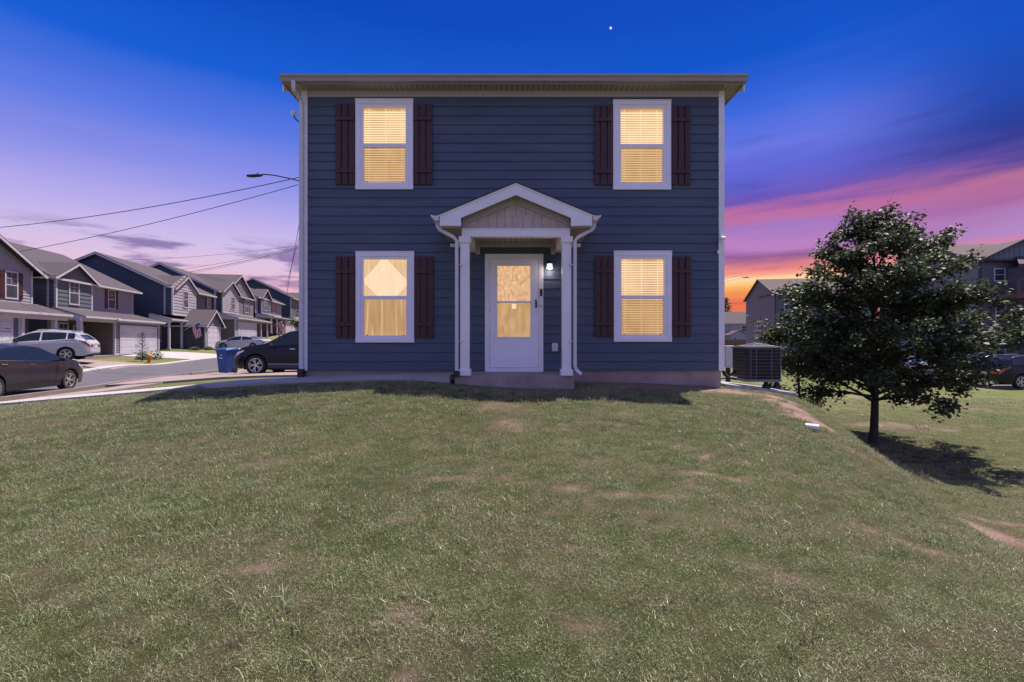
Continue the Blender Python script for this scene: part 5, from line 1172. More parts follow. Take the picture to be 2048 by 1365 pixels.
        q.lathe([(0.0, -0.09), (0.05, -0.085), (0.075, -0.02), (0.06, 0.05), (0.0, 0.075)], (mx_, s * (my + 0.10), mz + 0.07), (0, 1, 0), 12, cap=False); q.box(mx_ - 0.03, mx_ + 0.03, *(sorted((s * (my - 0.06), s * (my + 0.06)))), mz + 0.0, mz + 0.04); q.build('wing_mirror', M_BLACK, c_, smooth='auto')
        for hxp in (gl[2][1] + 0.16, gl[2][0] + 0.22):
            q = MB(); zc = np.interp(hxp, xs, B) - 0.10; p = side(hxp, zc, s, 0.0); q.box(hxp - 0.10, hxp + 0.10, *(sorted((p[1], p[1] + s * 0.028))), zc - 0.014, zc + 0.014); q.build('door_handle', M_CHROME, c_, bevel=0.006)
    # door seams as fine dark lines
    q = MB()
    for xx in (gl[1] - 0.12, gl[2][1] + 0.02, gl[2][0] - 0.0):
        for s in (-1, 1):
            zz0 = max(0.30, float(np.interp(xx, xs, zl)) + 0.01); zz1 = float(np.interp(xx, xs, B)) - 0.01
            for k in range(8):
                za_, zb_ = zz0 + (zz1 - zz0) * k / 8, zz0 + (zz1 - zz0) * (k + 1) / 8; pa, pb = side(xx, za_, s, 0.002), side(xx, zb_, s, 0.002)
                q.quad((xx - 0.005, pa[1], za_), (xx + 0.005, pa[1], za_), (xx + 0.005, pb[1], zb_), (xx - 0.005, pb[1], zb_))
    q.build('door_seam', M_UNDER, c_)
    # bumpers, grille, plates
    q = MB(); q.box(L / 2 - 0.02, L / 2 + 0.006, -0.42, 0.42, 0.33, B[-1] - 0.10); q.build('grille', M_BLACK, c_)
    q = MB(); q.box(-L / 2 - 0.012, -L / 2 + 0.01, -0.155, 0.155, 0.40 * h, 0.40 * h + 0.15); q.build('number_plate', M_PLATE, c_)
    if kind != 'sedan':
        q = MB(); q.box(-L / 2 - 0.014, -L / 2 + 0.12, -w[0] * 0.98, w[0] * 0.98, 0.30, 0.42); q.build('bumper', M_CLAD, c_, bevel=0.02)
        for s in (-1, 1):
            patch(lambda u, v: side(rx_ + ra + 0.03 + (fx_ - rx_ - 2 * ra - 0.06) * u, 0.262 + 0.13 * v, s, 0.010), 20, 2, M_CLAD, 'sill_cladding', c_)
            q = MB(); q.tube([side(rx_ + ra + 0.05 + (fx_ - rx_ - 2 * ra - 0.1) * k / 10, 0.41 + 0.01 * k / 10, s, 0.014) for k in range(11)], 0.012, 5); q.build('side_trim', M_CHROME, c_)
    if roofrail:
        for s in (-1, 1):
            q = MB(); xr0, xr1 = -L / 2 + 0.75, 0.15
            q.tube([(xr0 + (xr1 - xr0) * k / 12, s * float(np.interp(xr0 + (xr1 - xr0) * k / 12, xs, yA)) * 0.93, float(np.interp(xr0 + (xr1 - xr0) * k / 12, xs, T)) + (0.035 if 0 < k < 12 else -0.02)) for k in range(13)], 0.016, 6); q.build('roof_rail', M_CHROME, c_)
    q = MB()
    if clad:
        for wx_ in (fx_, rx_):
            for s in (-1, 1): q.tube([side(wx_ + ra * 1.03 * math.cos(a), wheel_r + ra * 1.03 * math.sin(a), s, 0.004) for a in [math.pi * (0.02 + 0.96 * k / 14) for k in range(15)]], 0.022, 5)
        q.build('wheel_arch', M_CLAD, c_)
    return c_
P_GREY = mat('paint_gunmetal', (0.011, 0.012, 0.023), 0.32, spec=0.4, coat=0.25)
P_WHITE = mat('paint_white', (0.42, 0.40, 0.43), 0.35, coat=0.7)
P_BLACK = mat('paint_black', (0.004, 0.004, 0.010), 0.25, spec=0.3, coat=0.15)
P_SILV = mat('paint_silver', (0.30, 0.30, 0.33), 0.3, metal=0.6, coat=0.7)
def onroad(x, y, extra=0.035): return (x, y, float(ground_rel(x, y, False)[0]) + CAMZ + extra)
# gunmetal sedan: front near wheel at (-14.6, 15.8)
hd = math.atan2(0.95, -0.2); fwd = Vector((math.cos(hd), math.sin(hd))); rgt = Vector((fwd.y, -fwd.x))
cpos = Vector((-14.60, 15.75)) - fwd * (4.85 / 2 - 0.92) - rgt * 0.82
c1_ = car('parked_car', 'dark gunmetal saloon parked at the near kerb, cropped by the frame', 'car', onroad(cpos.x, cpos.y, 0.05), hd, P_GREY, 'sedan', 4.85, 1.84, 1.53, 0.335, 5)
# white suv on the driveway
hd = math.atan2(-0.42, -0.91); x, y = -25.9, 26.6
car('parked_car', 'white suv on the driveway with its rear towards the street', 'car', onroad(x, y, 0.10), hd, P_WHITE, 'suv', 4.45, 1.88, 1.68, 0.36, 5, roofrail=True)
hd = math.pi; car('parked_car', 'white saloon on the driveway by the gabled garage', 'car', onroad(-26.6, 47.6, 0.06), hd, P_WHITE, 'sedan', 4.85, 1.85, 1.44, 0.34, 5)
car('parked_car', 'glossy black suv half hidden behind the corner of the navy house', 'car', (-9.6 + 1.43, 18.9, CAMZ - 1.285), math.pi, P_BLACK, 'suv', 4.7, 1.92, 1.74, 0.38, 5, clad=False)
car('parked_car', 'dark suv with orange rear lamp in the car park at the right', 'car', (26.2 + 1.35, 25.6, CAMZ - 2.50 + 0.03), 0.0, P_BLACK, 'suv', 4.75, 1.9, 1.72, 0.37, 5, tail=M_TAILO, roofrail=True)
car('parked_car', 'silver saloon glimpsed through the lower branches of the round tree', 'car', onroad(27.2, 33.0), R(84), P_SILV, 'sedan', 4.7, 1.82, 1.45, 0.33, 5)
car('parked_car', 'dark blue saloon between the silver saloon and the dark suv', 'car', onroad(30.2, 33.0), R(86), mat('paint_blue', (0.012, 0.014, 0.024), 0.35, coat=0.2), 'sedan', 4.7, 1.82, 1.45, 0.33, 5)

# ------------------------------------------------------------------ recycling bin
M_BIN = mat('blue_bin_plastic', (0.006, 0.050, 0.20), 0.5, var=0.08); M_WH = mat('white_mark', (0.62, 0.66, 0.72), 0.6)
bz = float(ground_rel(-12.0, 20.2, False)[0]) + CAMZ + 0.08
bn = thing('recycling_bin', 'blue wheeled recycling bin in front of the black suv', 'bin', (-12.0, 20.2, bz), R(-18)); bn.scale = (0.86, 0.8, 1.0)
g = MB(); b0 = [(-0.25, -0.26), (0.25, -0.26), (0.25, 0.26), (-0.25, 0.26)]; t0 = [(-0.335, -0.34), (0.335, -0.34), (0.335, 0.36), (-0.335, 0.36)]
g.add([(x, y, 0.04) for x, y in b0] + [(x, y, 0.98) for x, y in t0], [(3, 2, 1, 0), (4, 5, 6, 7)] + [(i, (i + 1) % 4, 4 + (i + 1) % 4, 4 + i) for i in range(4)])
g.box(-0.36, 0.36, -0.365, 0.385, 0.94, 0.985); bodyb = g.build('bin_body', M_BIN, bn, bevel=0.02)
g = MB(); g.add([(-0.37, -0.385, 0.985), (0.37, -0.385, 0.985), (0.37, 0.40, 1.0), (-0.37, 0.40, 1.0), (-0.30, -0.31, 1.05), (0.30, -0.31, 1.05), (0.32, 0.40, 1.10), (-0.32, 0.40, 1.10)], [(3, 2, 1, 0), (4, 5, 6, 7)] + [(i, (i + 1) % 4, 4 + (i + 1) % 4, 4 + i) for i in range(4)])
g.tube([(-0.28, 0.44, 0.97), (0.28, 0.44, 0.97)], 0.016, 8); g.build('lid', M_BIN, bn, bevel=0.015)
for s in (-1, 1):
    g = MB(); g.lathe([(0.02, -0.03), (0.13, -0.03), (0.14, -0.02), (0.14, 0.02), (0.13, 0.03), (0.02, 0.03)], (s * 0.28, 0.24, 0.14), (1, 0, 0), 22); g.build('wheel', M_TYRE, bn)
g = MB()
for k in range(3):   # three chasing arrows
    a = R(90 + 120 * k); cx_, cz_ = -0.02 + 0.075 * math.cos(a), 0.70 + 0.075 * math.sin(a); tt = a + math.pi / 2 + 0.3
    d1 = (math.cos(tt), math.sin(tt)); nn_ = (-d1[1], d1[0])
    def q2(u, v): return (cx_ + d1[0] * u + nn_[0] * v, -0.3245 - 0.0, cz_ + d1[1] * u + nn_[1] * v)
    g.prism([q2(-0.05, -0.018), q2(0.0, -0.018), q2(0.0, -0.038), q2(0.05, 0.0), q2(0.0, 0.038), q2(0.0, 0.018), q2(-0.05, 0.018)], (0, -0.012, 0))
g.build('recycling_mark', M_WH, bn)

# ------------------------------------------------------------------ fire hydrant
M_HYD = mat('hydrant_yellow', (0.48, 0.17, 0.012), 0.5, var=0.15)
hzz = gz(-24.5, 32.4); hy_ = thing('fire_hydrant', 'yellow fire hydrant on the far verge by the young spruce', 'hydrant', (-24.5, 32.4, hzz), R(20)); hy_.scale = (0.82, 0.82, 0.92)
g = MB(); g.lathe([(0.17, 0), (0.17, 0.05), (0.11, 0.06), (0.11, 0.16), (0.15, 0.17), (0.15, 0.21), (0.11, 0.22), (0.115, 0.52), (0.15, 0.53), (0.15, 0.57), (0.13, 0.60), (0.08, 0.68), (0.03, 0.70), (0.03, 0.75), (0.0, 0.75)], n=20); g.build('barrel', M_HYD, hy_, smooth='auto')
for d in ((1, 0, 0), (-1, 0, 0), (0, -1, 0)):
    g = MB(); g.lathe([(0.06, 0.09), (0.06, 0.16), (0.075, 0.165), (0.075, 0.20), (0.03, 0.22), (0.0, 0.22)], (0, 0, 0.42), d, 12); g.build('nozzle_cap', M_HYD, hy_)

# ------------------------------------------------------------------ trees
LEAF = {}
def leaf_mat(name, c0, c1_, rough=0.38, trans=0.25):
    m = bpy.data.materials.new(name); m.use_nodes = True; t = m.node_tree; b = t.nodes['Principled BSDF']; o = t.nodes['Material Output']
    at_ = t.nodes.new('ShaderNodeAttribute'); at_.attribute_name = 'leaf'; r_ = t.nodes.new('ShaderNodeValToRGB')
    r_.color_ramp.elements[0].color = c0 + (1,); r_.color_ramp.elements[1].color = c1_ + (1,)
    t.links.new(at_.outputs['Fac'], r_.inputs[0]); t.links.new(r_.outputs[0], b.inputs['Base Color']); b.inputs['Roughness'].default_value = rough; b.inputs['Specular IOR Level'].default_value = 0.42
    tr = t.nodes.new('ShaderNodeBsdfTranslucent'); t.links.new(r_.outputs[0], tr.inputs[0]); mx = t.nodes.new('ShaderNodeMixShader'); mx.inputs[0].default_value = trans
    t.links.new(b.outputs[0], mx.inputs[1]); t.links.new(tr.outputs[0], mx.inputs[2]); t.links.new(mx.outputs[0], o.inputs[0]); MC[name] = m; return m
M_LEAF = leaf_mat('maple_leaf', (0.026, 0.040, 0.020), (0.10, 0.125, 0.050), 0.55, 0.28)
M_BARK = mat('tree_bark', (0.045, 0.036, 0.032), 0.9, var=0.3, scale=12, bump=0.8, bscale=30, stretch=(2, 2, 0.4))
def leaves_mesh(name, P, size, mtl, parent, droop=0.5, narrow=0.75):
    n = len(P); rg = np.random.default_rng(len(P)); P = np.array(P)
    th = rg.uniform(0, 2 * np.pi, n); el = rg.normal(-0.35 * droop, 0.45, n)
    d = np.stack([np.cos(th) * np.cos(el), np.sin(th) * np.cos(el), np.sin(el)], 1)
    rl = rg.normal(0, 0.7, n); up = np.array([0, 0, 1.0]); sd_ = np.cross(d, up); sd_ /= np.linalg.norm(sd_, axis=1, keepdims=True) + 1e-9; nn = np.cross(sd_, d)
    s2 = sd_ * np.cos(rl)[:, None] + nn * np.sin(rl)[:, None]; n2 = np.cross(s2, d)
    sz = (size * rg.uniform(0.6, 1.25, n))[:, None]
    a = P; m1 = P + d * sz * 0.5 + s2 * sz * narrow * 0.5 + n2 * sz * 0.10; m2 = P + d * sz * 0.5 - s2 * sz * narrow * 0.5 + n2 * sz * 0.10; tip = P + d * sz
    co_ = np.stack([a, m1, tip, m2], 1).reshape(-1, 3); base = np.arange(n) * 4
    fa_ = np.stack([np.stack([base, base + 1, base + 2], 1), np.stack([base, base + 2, base + 3], 1)], 1).reshape(-1, 3)
    me = np_mesh(name, co_, fa_, 3); me.materials.append(mtl); lv = np.repeat(np.clip(rg.beta(2, 3, n) + (rg.random(n) < 0.05) * 0.4, 0, 1), 4)
    at_ = me.attributes.new('leaf', 'FLOAT', 'POINT'); at_.data.foreach_set('value', lv.astype(np.float32)[:len(me.vertices)])
    o = bpy.data.objects.new(name, me); col.objects.link(o); o.parent = parent; return o
def tree(label, x, y, z, H_, radius, trunk_r, clear, nl, nleaf, leaf, name='tree', seed=1, group=None, lean=(0, 0), mtl=None, asym=None, upw=0.5, cat='tree', jitter=0.14):
    """radius: list of (height fraction, crown radius)"""
    rd = random.Random(seed); t_ = thing(name, label, cat, (x, y, z), 0, group)
    bk = MB(); pts_l = []
    tp = [Vector((lean[0] * f + 0.03 * math.sin(f * 9), lean[1] * f + 0.03 * math.cos(f * 7), H_ * 0.96 * f - 0.1)) for f in [k / 12 for k in range(13)]]
    bk.tube(tp, [trunk_r * (1.35 if k == 0 else 1.0) * (1 - 0.90 * k / 12) + 0.004 for k in range(13)], 10)
    rr_ = lambda f: float(np.interp(f, [p[0] for p in radius], [p[1] for p in radius]))
    seg = []
    for k in range(nl):
        f0 = clear + (0.96 - clear) * ((k + rd.random() * 0.6) / nl) ** 1.15; az = k * 2.399963 + rd.uniform(-0.35, 0.35)
        base = Vector((lean[0] * f0, lean[1] * f0, H_ * 0.96 * f0)); fe = min(1.0, f0 + (rd.uniform(0.05, 0.18) * upw * 2 if f0 > 0.30 else rd.uniform(-0.035, 0.10)))
        rad = rr_(fe) * rd.uniform(0.82, 1.12)
        if asym: rad *= asym(az, fe)
        end = Vector((math.cos(az) * rad, math.sin(az) * rad, H_ * fe + rd.uniform(-0.15, 0.15) * 0.6))
        L1 = (end - base).length; bend = Vector((0, 0, 0.10 * L1))
        pts = []
        for q in range(7):
            s = q / 6; p = base.lerp(end, s) + bend * math.sin(s * math.pi) * 0.8 + Vector((rd.uniform(-.03, .03), rd.uniform(-.03, .03), rd.uniform(-.03, .03))) * L1 * 0.6 * (s > 0); pts.append(p)
        r0 = max(0.008, trunk_r * 0.42 * (1 - f0) + 0.006); bk.tube(pts, [r0 * (1 - 0.85 * q / 6) for q in range(7)], 6)
        seg.append((pts, L1, 1.0))
        ns = max(3, int(L1 * 3.6))
        for j in range(ns):
            s = 0.28 + 0.70 * (j + rd.random()) / ns; i0 = min(5, int(s * 6)); p0 = pts[i0].lerp(pts[i0 + 1], s * 6 - i0); dv = (pts[i0 + 1] - pts[i0]).normalized()
            sd2 = dv.cross(Vector((0, 0, 1))).normalized() * rd.choice((-1, 1)); d2 = (dv * 0.55 + sd2 * rd.uniform(0.5, 0.95) + Vector((0, 0, rd.uniform(-0.25, 0.55)))).normalized()
            l2 = L1 * rd.uniform(0.18, 0.36) * (1.15 - 0.5 * s) + 0.10; pp = [p0, p0 + d2 * l2 * 0.5 + Vector((0, 0, 0.02)), p0 + d2 * l2 + Vector((0, 0, -0.04 * l2))]
            bk.tube(pp, [r0 * 0.35, r0 * 0.25, 0.003], 4); seg.append((pp, l2, 1.6))
    tot = sum(l * w_ for _, l, w_ in seg)
    for pts, l, w_ in seg:
        n_ = int(nleaf * l * w_ / tot) + 1; main = w_ == 1.0
        nc = max(1, int(l * (5 if main else 7))); cents = [(0.35 + 0.65 * rd.random()) if main else (0.25 + 0.80 * rd.random()) for _ in range(nc)]
        for _ in range(n_):
            s = min(1.0, max(0.2, rd.choice(cents) + rd.gauss(0, 0.05))); k = len(pts) - 1; i0 = min(k - 1, int(s * k)); p = pts[i0].lerp(pts[i0 + 1], s * k - i0)
            pts_l.append(tuple(p + Vector((rd.gauss(0, jitter * 0.6), rd.gauss(0, jitter * 0.6), rd.gauss(0, jitter * 0.55)))))
    bk.build('trunk', M_BARK, t_, smooth='auto')
    leaves_mesh('crown', pts_l, leaf, mtl or M_LEAF, t_); return t_
def asymf(az, f): return 1.0 + (0.13 * math.cos(az) if f < 0.52 else 0.08 * math.cos(az))
tree('round glossy leaved young tree standing at the foot of the bank', 8.82, 11.7, CAMZ - 2.52, 5.55, [(0.12, 1.6), (0.24, 2.05), (0.34, 2.35), (0.46, 2.45), (0.58, 2.10), (0.72, 1.80), (0.83, 1.45), (0.92, 1.0), (1.0, 0.40)], 0.095, 0.19, 80, 52000, 0.095, seed=5, asym=asymf)
M_LEAF2 = leaf_mat('sapling_leaf', (0.030, 0.050, 0.016), (0.12, 0.15, 0.045), 0.4, 0.25)
tree('slender brighter young tree behind the air conditioner', 8.35, 14.0, gz(8.35, 14.0), 3.75, [(0.2, 0.6), (0.4, 0.95), (0.7, 0.75), (1.0, 0.15)], 0.035, 0.18, 18, 3400, 0.10, seed=9, mtl=M_LEAF2)
tree('leafy tree behind the black suv and corner of the navy house', -14.3, 35, gz(-14.3, 35), 5.2, [(0.3, 0.9), (0.55, 1.5), (0.8, 1.1), (1.0, 0.3)], 0.09, 0.3, 20, 5000, 0.16, seed=3, mtl=M_LEAF2, jitter=0.25)
tree('small far tree against the orange horizon', 49.8, 112, CAMZ - 1.5, 11.4, [(0.3, 0.6), (0.6, 1.0), (0.85, 1.1), (1.0, 0.3)], 0.14, 0.5, 12, 700, 0.40, seed=13, mtl=M_LEAF, jitter=0.4)
# sparse young spruce on the far lawn
sx_, sy_ = -25.35, 32.9; sp = thing('spruce_sapling', 'sparse dark young spruce beside the yellow hydrant', 'tree', (sx_, sy_, gz(sx_, sy_)))
M_NEED = leaf_mat('spruce_needle', (0.018, 0.022, 0.014), (0.06, 0.06, 0.04), 0.6, 0.1)
g = MB(); g.tube([(0, 0, -0.1), (0.02, 0, 1.0), (0, 0.01, 2.1)], [0.035, 0.022, 0.006], 8); rd = random.Random(4); lp = []
for k in range(46):
    z_ = 0.35 + 1.65 * k / 46; az = k * 2.4; l_ = (0.62 * (1 - (z_ - 0.3) / 1.95) + 0.08) * rd.uniform(0.7, 1.2); e_ = Vector((math.cos(az) * l_, math.sin(az) * l_, z_ + l_ * 0.30))
    g.tube([(0, 0, z_), tuple(e_)], [0.008, 0.003], 4)
    for j in range(26): s = 0.15 + 0.85 * rd.random(); lp.append((e_.x * s + rd.gauss(0, .02), e_.y * s + rd.gauss(0, .02), z_ + (e_.z - z_) * s + rd.gauss(0, .02)))
g.build('trunk', M_BARK, sp); leaves_mesh('crown', lp, 0.075, M_NEED, sp, narrow=0.25)
# low planting by the townhouse porches
def shrub(label, x, y, r, h_, n_, cat='shrub', mtl=None, seed=1):
    rd = random.Random(seed); z = gz(x, y); t_ = thing('shrub', label, cat, (x, y, z), 0, 'low planting by the townhouses'); P = []
    g = MB()
    for k in range(9):
        a = rd.uniform(0, 6.28); e_ = (math.cos(a) * r * 0.8, math.sin(a) * r * 0.8, h_ * rd.uniform(0.6, 1)); g.tube([(0, 0, -0.05), e_], [0.012, 0.004], 4)
    g.build('stem', M_BARK, t_)
    for k in range(n_):
        a = rd.uniform(0, 6.28); q = r * math.sqrt(rd.random()); P.append((math.cos(a) * q, math.sin(a) * q, h_ * (0.1 + 0.9 * rd.random()) * (1 - 0.6 * (q / r) ** 2)))
    leaves_mesh('foliage', P, 0.10, mtl or M_LEAF2, t_)
for i, (u, v, r, h_, lb) in enumerate(((-1.4, 3.0, 0.55, 0.75, 'flowering shrub beside the white suv'), (-2.2, 2.6, 0.4, 0.6, 'smaller shrub just behind the flowering shrub'), (8.6, 1.6, 0.45, 0.35, 'low shrub by the porch of the navy sided townhouse'),
                                      (9.6, 2.4, 0.4, 0.35, 'low mound of leaves before the gabled garage'), (10.0, 3.2, 0.5, 0.4, 'round shrub at the edge of the driveway by the gabled garage'), (24.5, 2.5, 0.7, 0.8, 'dark shrub behind the tail of the white saloon'))):
    x, y = S(u, v); shrub(lb, x, y, r, h_, 420, seed=i + 3)

# ------------------------------------------------------------------ poles, street lamps, wires
pole = thing('street_lamp', 'curved arm street lamp on a pole behind the left corner of the house', 'street lamp', (-10.62, 25.0, gz(-10.62, 25)))
zb = CAMZ - gz(-10.62, 25)
g = MB(); g.tube([(0, 0, -0.2), (0, 0, zb + 9.6)], [0.15, 0.10], 12); g.build('pole', M_WOOD, pole)
g = MB(); g.tube([(0, 0, zb + 8.22), (-0.9, 0, zb + 8.45), (-1.7, 0, zb + 8.62), (-2.2, 0, zb + 8.68), (-2.45, 0, zb + 8.67)], 0.030, 8); g.build('arm', M_DARKM, pole)
g = MB(); g.tube([(-2.38, 0, zb + 8.63), (-2.55, 0, zb + 8.62), (-2.9, 0, zb + 8.60), (-3.15, 0, zb + 8.60), (-3.22, 0, zb + 8.60)], [0.05, 0.10, 0.11, 0.085, 0.02], 12, ry=0.75); g.lathe([(0.035, 0), (0.035, 0.07), (0.0, 0.08)], (-2.62, 0, zb + 8.68), (0, 0, 1), 10); g.build('lamp_head', M_DARKM, pole, smooth='auto')
pole2 = thing('street_lamp', 'distant street lamp head over the grey apartment roof', 'street lamp', (26.3, 60, gz(26.3, 60))); zb = CAMZ - gz(26.3, 60)
g = MB(); g.tube([(0, 0, -0.2), (0, 0, zb + 8.4)], [0.13, 0.09], 10); g.build('pole', M_DARKM, pole2)
g = MB(); g.tube([(0, 0, zb + 7.4), (1.3, 0, zb + 7.75), (2.6, 0, zb + 7.98)], 0.035, 6); g.build('arm', M_GAL, pole2)
g = MB(); g.tube([(2.45, 0, zb + 7.98), (2.8, 0, zb + 7.98), (3.35, 0, zb + 7.93)], [0.06, 0.15, 0.04], 10, ry=0.6); g.build('lamp_head', M_DARKM, pole2)
def wire(label, a, b_, sag, r=0.012, name='power_line'):
    a, b_ = Vector(a), Vector(b_); g = MB(); n = 28
    g.tube([tuple(a.lerp(b_, k / n) - Vector((0, 0, sag * 4 * (k / n) * (1 - k / n)))) for k in range(n + 1)], r, 5); o = g.build(name, M_WIRE); return tag(o, label, 'wire', 'overhead wires')
def at(px_, py_, d): return ((px_ - 1024) / 960 * d, d, CAMZ + (682.5 - py_) / 960 * d)
wire('upper thick overhead wire leaving the lamp pole', at(612, 352, 25), at(-160, 466, 34), 0.55, 0.022)
wire('second thick overhead wire just below the upper one', at(596, 370, 25), at(-40, 517, 33), 0.30, 0.018)
wire('slack overhead wire highest of the lower bundle', at(610, 490, 60), at(200, 521, 78), 0.5, 0.020)
wire('overhead wire second in the lower bundle', at(610, 491, 60), at(120, 560, 66), 0.9, 0.020)
wire('heavy overhead wire in the middle of the lower bundle', at(610, 493, 60), at(180, 572, 66), 0.6, 0.030)
wire('overhead wire lowest in the lower bundle', at(610, 495, 60), at(300, 560, 80), 0.4, 0.020)
wire('long guy wire slanting down from the lamp pole', (-10.72, 25.0, CAMZ + 8.15), (-15.0, 30.2, gz(-15, 30.2)), 0.0, 0.013, 'guy_wire')
wire('short guy wire close to the corner of the navy house', at(606, 445, 30), at(572, 575, 34), 0.0, 0.011, 'guy_wire')
wire('thin wire crossing the orange horizon', at(1440, 608, 90), at(1520, 604, 90), 0.05, 0.03)
gd = thing('guy_guard', 'pale guard sleeve low on the slanting guy wire', 'guard', (-15.0, 30.2, gz(-15, 30.2)))
pa = Vector((-15.0, 30.2, gz(-15, 30.2))); pb = Vector((-10.72, 25.0, CAMZ + 8.15)); dv = (pb - pa).normalized(); g = MB(); g.tube([dv * 0.4, dv * 3.4], 0.045, 8); g.build('sleeve', M_FOUND, gd)
M_WIRE2 = M_WIRE

# ------------------------------------------------------------------ buildings on the right
M_AP = col_mat('apartment_siding', (0.112, 0.108, 0.133)); M_AP2 = col_mat('apartment_siding_pale', (0.173, 0.166, 0.194)); M_APD = col_mat('apartment_dark_trim', (0.035, 0.04, 0.055)); M_BB = col_mat('teal_board', (0.13, 0.165, 0.185))
A = thing('apartment_building', 'grey three storey apartment block with cross gables beyond the air conditioner', 'building', (32.9, 60.0, CAMZ - 2.75), R(-8))
he = 8.65
lapbox(A, 0, 11.5, 0, 10.6, 0, he, M_AP, M_AP, trim=False, gab_side=he + 5.3 * 0.45, row=0.22)
g = MB(); lap(g, (0, 0), (1, 0), 4.6, he, he + 2.3 * 0.5, top=gable_top(4.6, he, he + 2.3 * 0.5), row=0.22); g.build('gable_wall', M_BB, A)
gable_roof(A, 0, 11.5, 0, 10.6, he, 0.45, 'x', oh=0.25, eave_oh=0.35, m=M_SHINGT, fascia=False)
gable_roof(A, 0.0, 4.6, -0.0, 5.0, he, 0.5, 'y', oh=0.3, eave_oh=0.2, m=M_SHINGT, fascia=False)
g = MB(); g.box(-0.06, 0.08, -0.06, 0.08, 0, he); g.box(4.2, 4.3, -0.06, 0.05, 0, he); g.box(-0.05, 4.6, -0.05, 0.0, he - 0.18, he)
for s0, s1 in (((-0.30, -0.35, he - 0.13), (-0.30, 5.3, he + 5.3 * 0.45)), ((-0.30, 5.3, he + 5.3 * 0.45), (-0.30, 10.95, he - 0.13)), ((-0.2, -0.33, he - 0.1), (2.3, -0.33, he + 2.3 * 0.5)), ((2.3, -0.33, he + 2.3 * 0.5), (4.8, -0.33, he - 0.1))):
    g.prism([s0, s1, (s1[0], s1[1], s1[2] + 0.14), (s0[0], s0[1], s0[2] + 0.14)], (0.06, 0, 0) if s0[0] == s1[0] else (0, 0.06, 0))
g.build('roof_trim', M_APD, A)
def awin(P, x0, x1, z0, z1, y, axis='x', n=1):
    w_ = (x1 - x0) / n
    for k in range(n): win_small(P, x0 + k * w_, x0 + (k + 1) * w_ + (0.05 if k < n - 1 else 0), z0, z1, y, axis=axis, grid=False)
awin(A, 1.0, 2.1, 6.6, 8.0, -0.02); awin(A, 4.9, 5.9, 6.6, 8.0, -0.02); awin(A, 1.0, 2.1, 3.6, 5.0, -0.02)
for k in range(3): win_small(A, 4.0 + k * 1.05, 4.9 + k * 1.05, 4.1, 5.5, -0.02, axis='y', grid=False)
win_small(A, 6.0, 7.2, 1.2, 2.4, -0.02, axis='y', grid=False); plinth(A, 0, 11.5, 0, 10.6)

A = thing('apartment_building', 'grey apartment block with wooden balcony behind the round tree', 'building', (39.0, 40.0, CAMZ - 2.45), R(-4))
he = 9.15
lapbox(A, 0, 16, 0, 12.0, 0, he, M_AP, M_AP2, trim=False, gab_side=he + 6 * 0.40, row=0.2)
gable_roof(A, 0, 16, 0, 12.0, he, 0.40, 'x', oh=0.3, eave_oh=0.4, m=M_SHINGT, fascia=False)
g = MB(); lap(g, (0, -0.02), (1, 0), 6.6, he, he + 3.3 * 0.5, top=gable_top(6.6, he, he + 3.3 * 0.5), row=3.0, t=0.0)
for k in range(16): 
    xx = 0.25 + k * 0.4; zt = he + 3.3 * 0.5 - abs(xx - 3.3) * 0.5 - 0.05
    if zt > he + 0.05: g.box(xx, xx + 0.05, -0.05, -0.02, he, zt)
g.build('gable_wall', M_BB, A)
gable_roof(A, 0, 6.6, -0.05, 6.0, he, 0.5, 'y', oh=0.45, eave_oh=0.3, m=M_SHINGT, fascia=False)
lapbox(A, 2.1, 9.5, -1.6, 0.0, 0, he - 0.7, M_AP2, M_AP, trim=False, backs=False, row=0.2)
g = MB(); g.prism([(1.1, -2.1, he - 0.70), (10, -2.1, he - 0.70), (10, 0.6, he + 0.5), (3.3, 0.6, he + 0.5)], (0, 0, 0.1)); g.build('bay_roof', M_SHINGT, A)
g = MB(); g.box(-0.08, 0.10, -0.07, 0.08, 0, he); g.box(2.02, 2.14, -1.66, -1.5, 0, he - 0.7); g.box(-0.05, 6.6, -0.08, -0.02, he - 0.16, he + 0.02); g.box(1.05, 10, -2.14, -2.08, he - 0.88, he - 0.70)
for s0, s1 in (((-0.34, -0.4, he - 0.16), (-0.34, 6, he + 6 * 0.4)), ((-0.3, -0.52, he - 0.14), (3.3, -0.52, he + 3.3 * 0.5)), ((3.3, -0.52, he + 3.3 * 0.5), (6.9, -0.52, he - 0.14))):
    g.prism([s0, s1, (s1[0], s1[1], s1[2] + 0.17), (s0[0], s0[1], s0[2] + 0.17)], (0.06, 0, 0) if s0[0] == s1[0] else (0, 0.06, 0))
g.build('roof_trim', M_APD, A)
awin(A, 1.05, 1.95, 7.4, 8.5, -0.02); awin(A, 2.6, 3.5, 7.3, 8.5, -1.62); awin(A, 1.15, 2.0, 4.15, 5.6, -0.02); awin(A, 2.9, 4.9, 3.9, 5.6, -1.62, n=2); awin(A, 1.15, 2.0, 1.0, 2.5, -0.02)
M_DECK = mat('balcony_wood', (0.10, 0.055, 0.05), 0.8, var=0.2)
g = MB(); g.box(0.15, 10, -3.0, 0.0, 5.85, 6.15); g.box(0.10, 10, -3.05, -2.98, 5.75, 6.2)
for xx in (0.2, 2.0, 4.6, 7.2): g.box(xx, xx + 0.12, -3.04, -2.92, 6.15, 7.25)
g.box(0.15, 10, -3.04, -2.94, 7.15, 7.25); g.box(0.15, 10, -3.02, -2.97, 6.28, 6.34); g.box(0.15, 0.22, -3.0, 0, 7.15, 7.25)
bal = g.build('balcony', M_DECK, A); g = MB()
for k in range(70): g.box(0.3 + k * 0.13, 0.34 + k * 0.13, -3.01, -2.98, 6.32, 7.16)
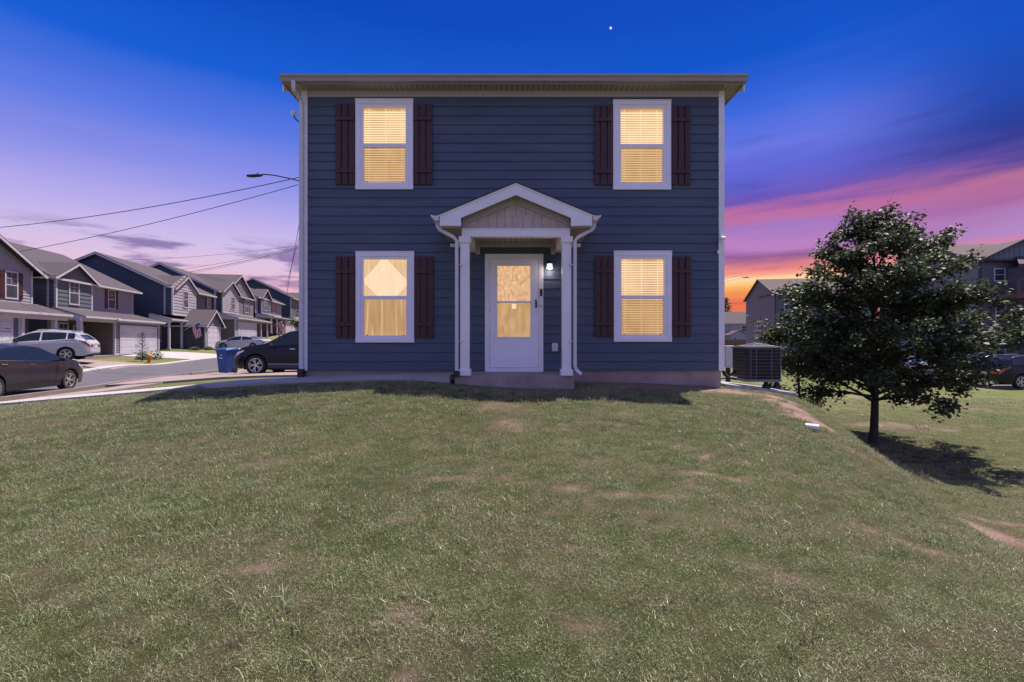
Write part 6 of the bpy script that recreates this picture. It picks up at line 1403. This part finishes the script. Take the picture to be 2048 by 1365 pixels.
g.build('baluster', M_APD, bal); plinth(A, 0, 16, 0, 12)

A = thing('far_townhouse', 'white rowhouse with brown roof seen past the right corner of the navy house', 'house', (38.5, 100, CAMZ - 1.7), 0)
lapbox(A, 0, 14, 0, 9, 0, 5.45, M_WGREY, M_WGREY, trim=False, row=0.25); gable_roof(A, 0, 14, 0, 9, 5.45, 0.55, 'x', oh=0.3, eave_oh=0.3)
awin(A, 9.3, 10.7, 3.6, 4.95, -0.02); g = MB(); g.box(6.6, 6.7, -0.1, 0.0, 0, 5.4); g.build('downspout', M_GAL, A); plinth(A, 0, 14, 0, 9)
A = thing('garden_shed', 'small pale gabled shed behind the distant fence', 'shed', (43.6, 96, CAMZ - 1.2), 0)
lapbox(A, 0, 3.6, 0, 3, 0, 2.35, M_WGREY, M_WGREY, trim=False, gab=2.35 + 1.8 * 0.5); gable_roof(A, 0, 3.6, 0, 3, 2.35, 0.5, 'y', oh=0.2, eave_oh=0.2, fascia=False); win_small(A, 0.7, 1.4, 1.2, 2.0, -0.02, grid=False)
F = thing('wooden_fence', 'brown wooden fence in front of the far white rowhouse', 'fence', (38.5, 92, CAMZ - 1.0), 0)
g = MB()
for k in range(70): g.box(k * 0.155, k * 0.155 + 0.145, 0, 0.02, -0.2, 1.25 + 0.02 * ((k * 7) % 3))
g.build('boards', M_WOOD, F); g = MB(); 
for zz in (0.3, 1.0): g.box(0, 10.8, 0.02, 0.06, zz, zz + 0.08)
g.build('rails', M_WOOD, F)
ped = thing('utility_pedestal', 'pale grey metal utility box just behind the air conditioner', 'utility box', (4.95, 11.0, gz(4.95, 11.0)))
zt = CAMZ - 0.13 - gz(5.02, 11.0); g = MB(); g.box(-0.10, 0.10, -0.10, 0.10, zt - 0.50, zt); g.build('cabinet', M_GUTR, ped, bevel=0.01)
g = MB(); g.box(-0.04, 0.04, -0.04, 0.04, -0.1, zt - 0.50); g.build('post', M_BLACK, ped)
# litter on the bank
lx_, ly_ = 3.92, 6.28; cup = thing('paper_cup', 'crumpled white cup lying on the right bank', 'litter', (lx_, ly_, gz(lx_, ly_) + 0.055), R(-22))
M_PAP = mat('white_paper', (0.75, 0.75, 0.78), 0.6)
g = MB(); g.lathe([(0.0, -0.075), (0.026, -0.075), (0.033, 0.0), (0.040, 0.072), (0.043, 0.075), (0.038, 0.076), (0.0, 0.05)], (0, 0, 0), (1, 0, -0.12), 16, cap=False); g.build('cup_body', M_PAP, cup, smooth='auto')

print('points', len(px))
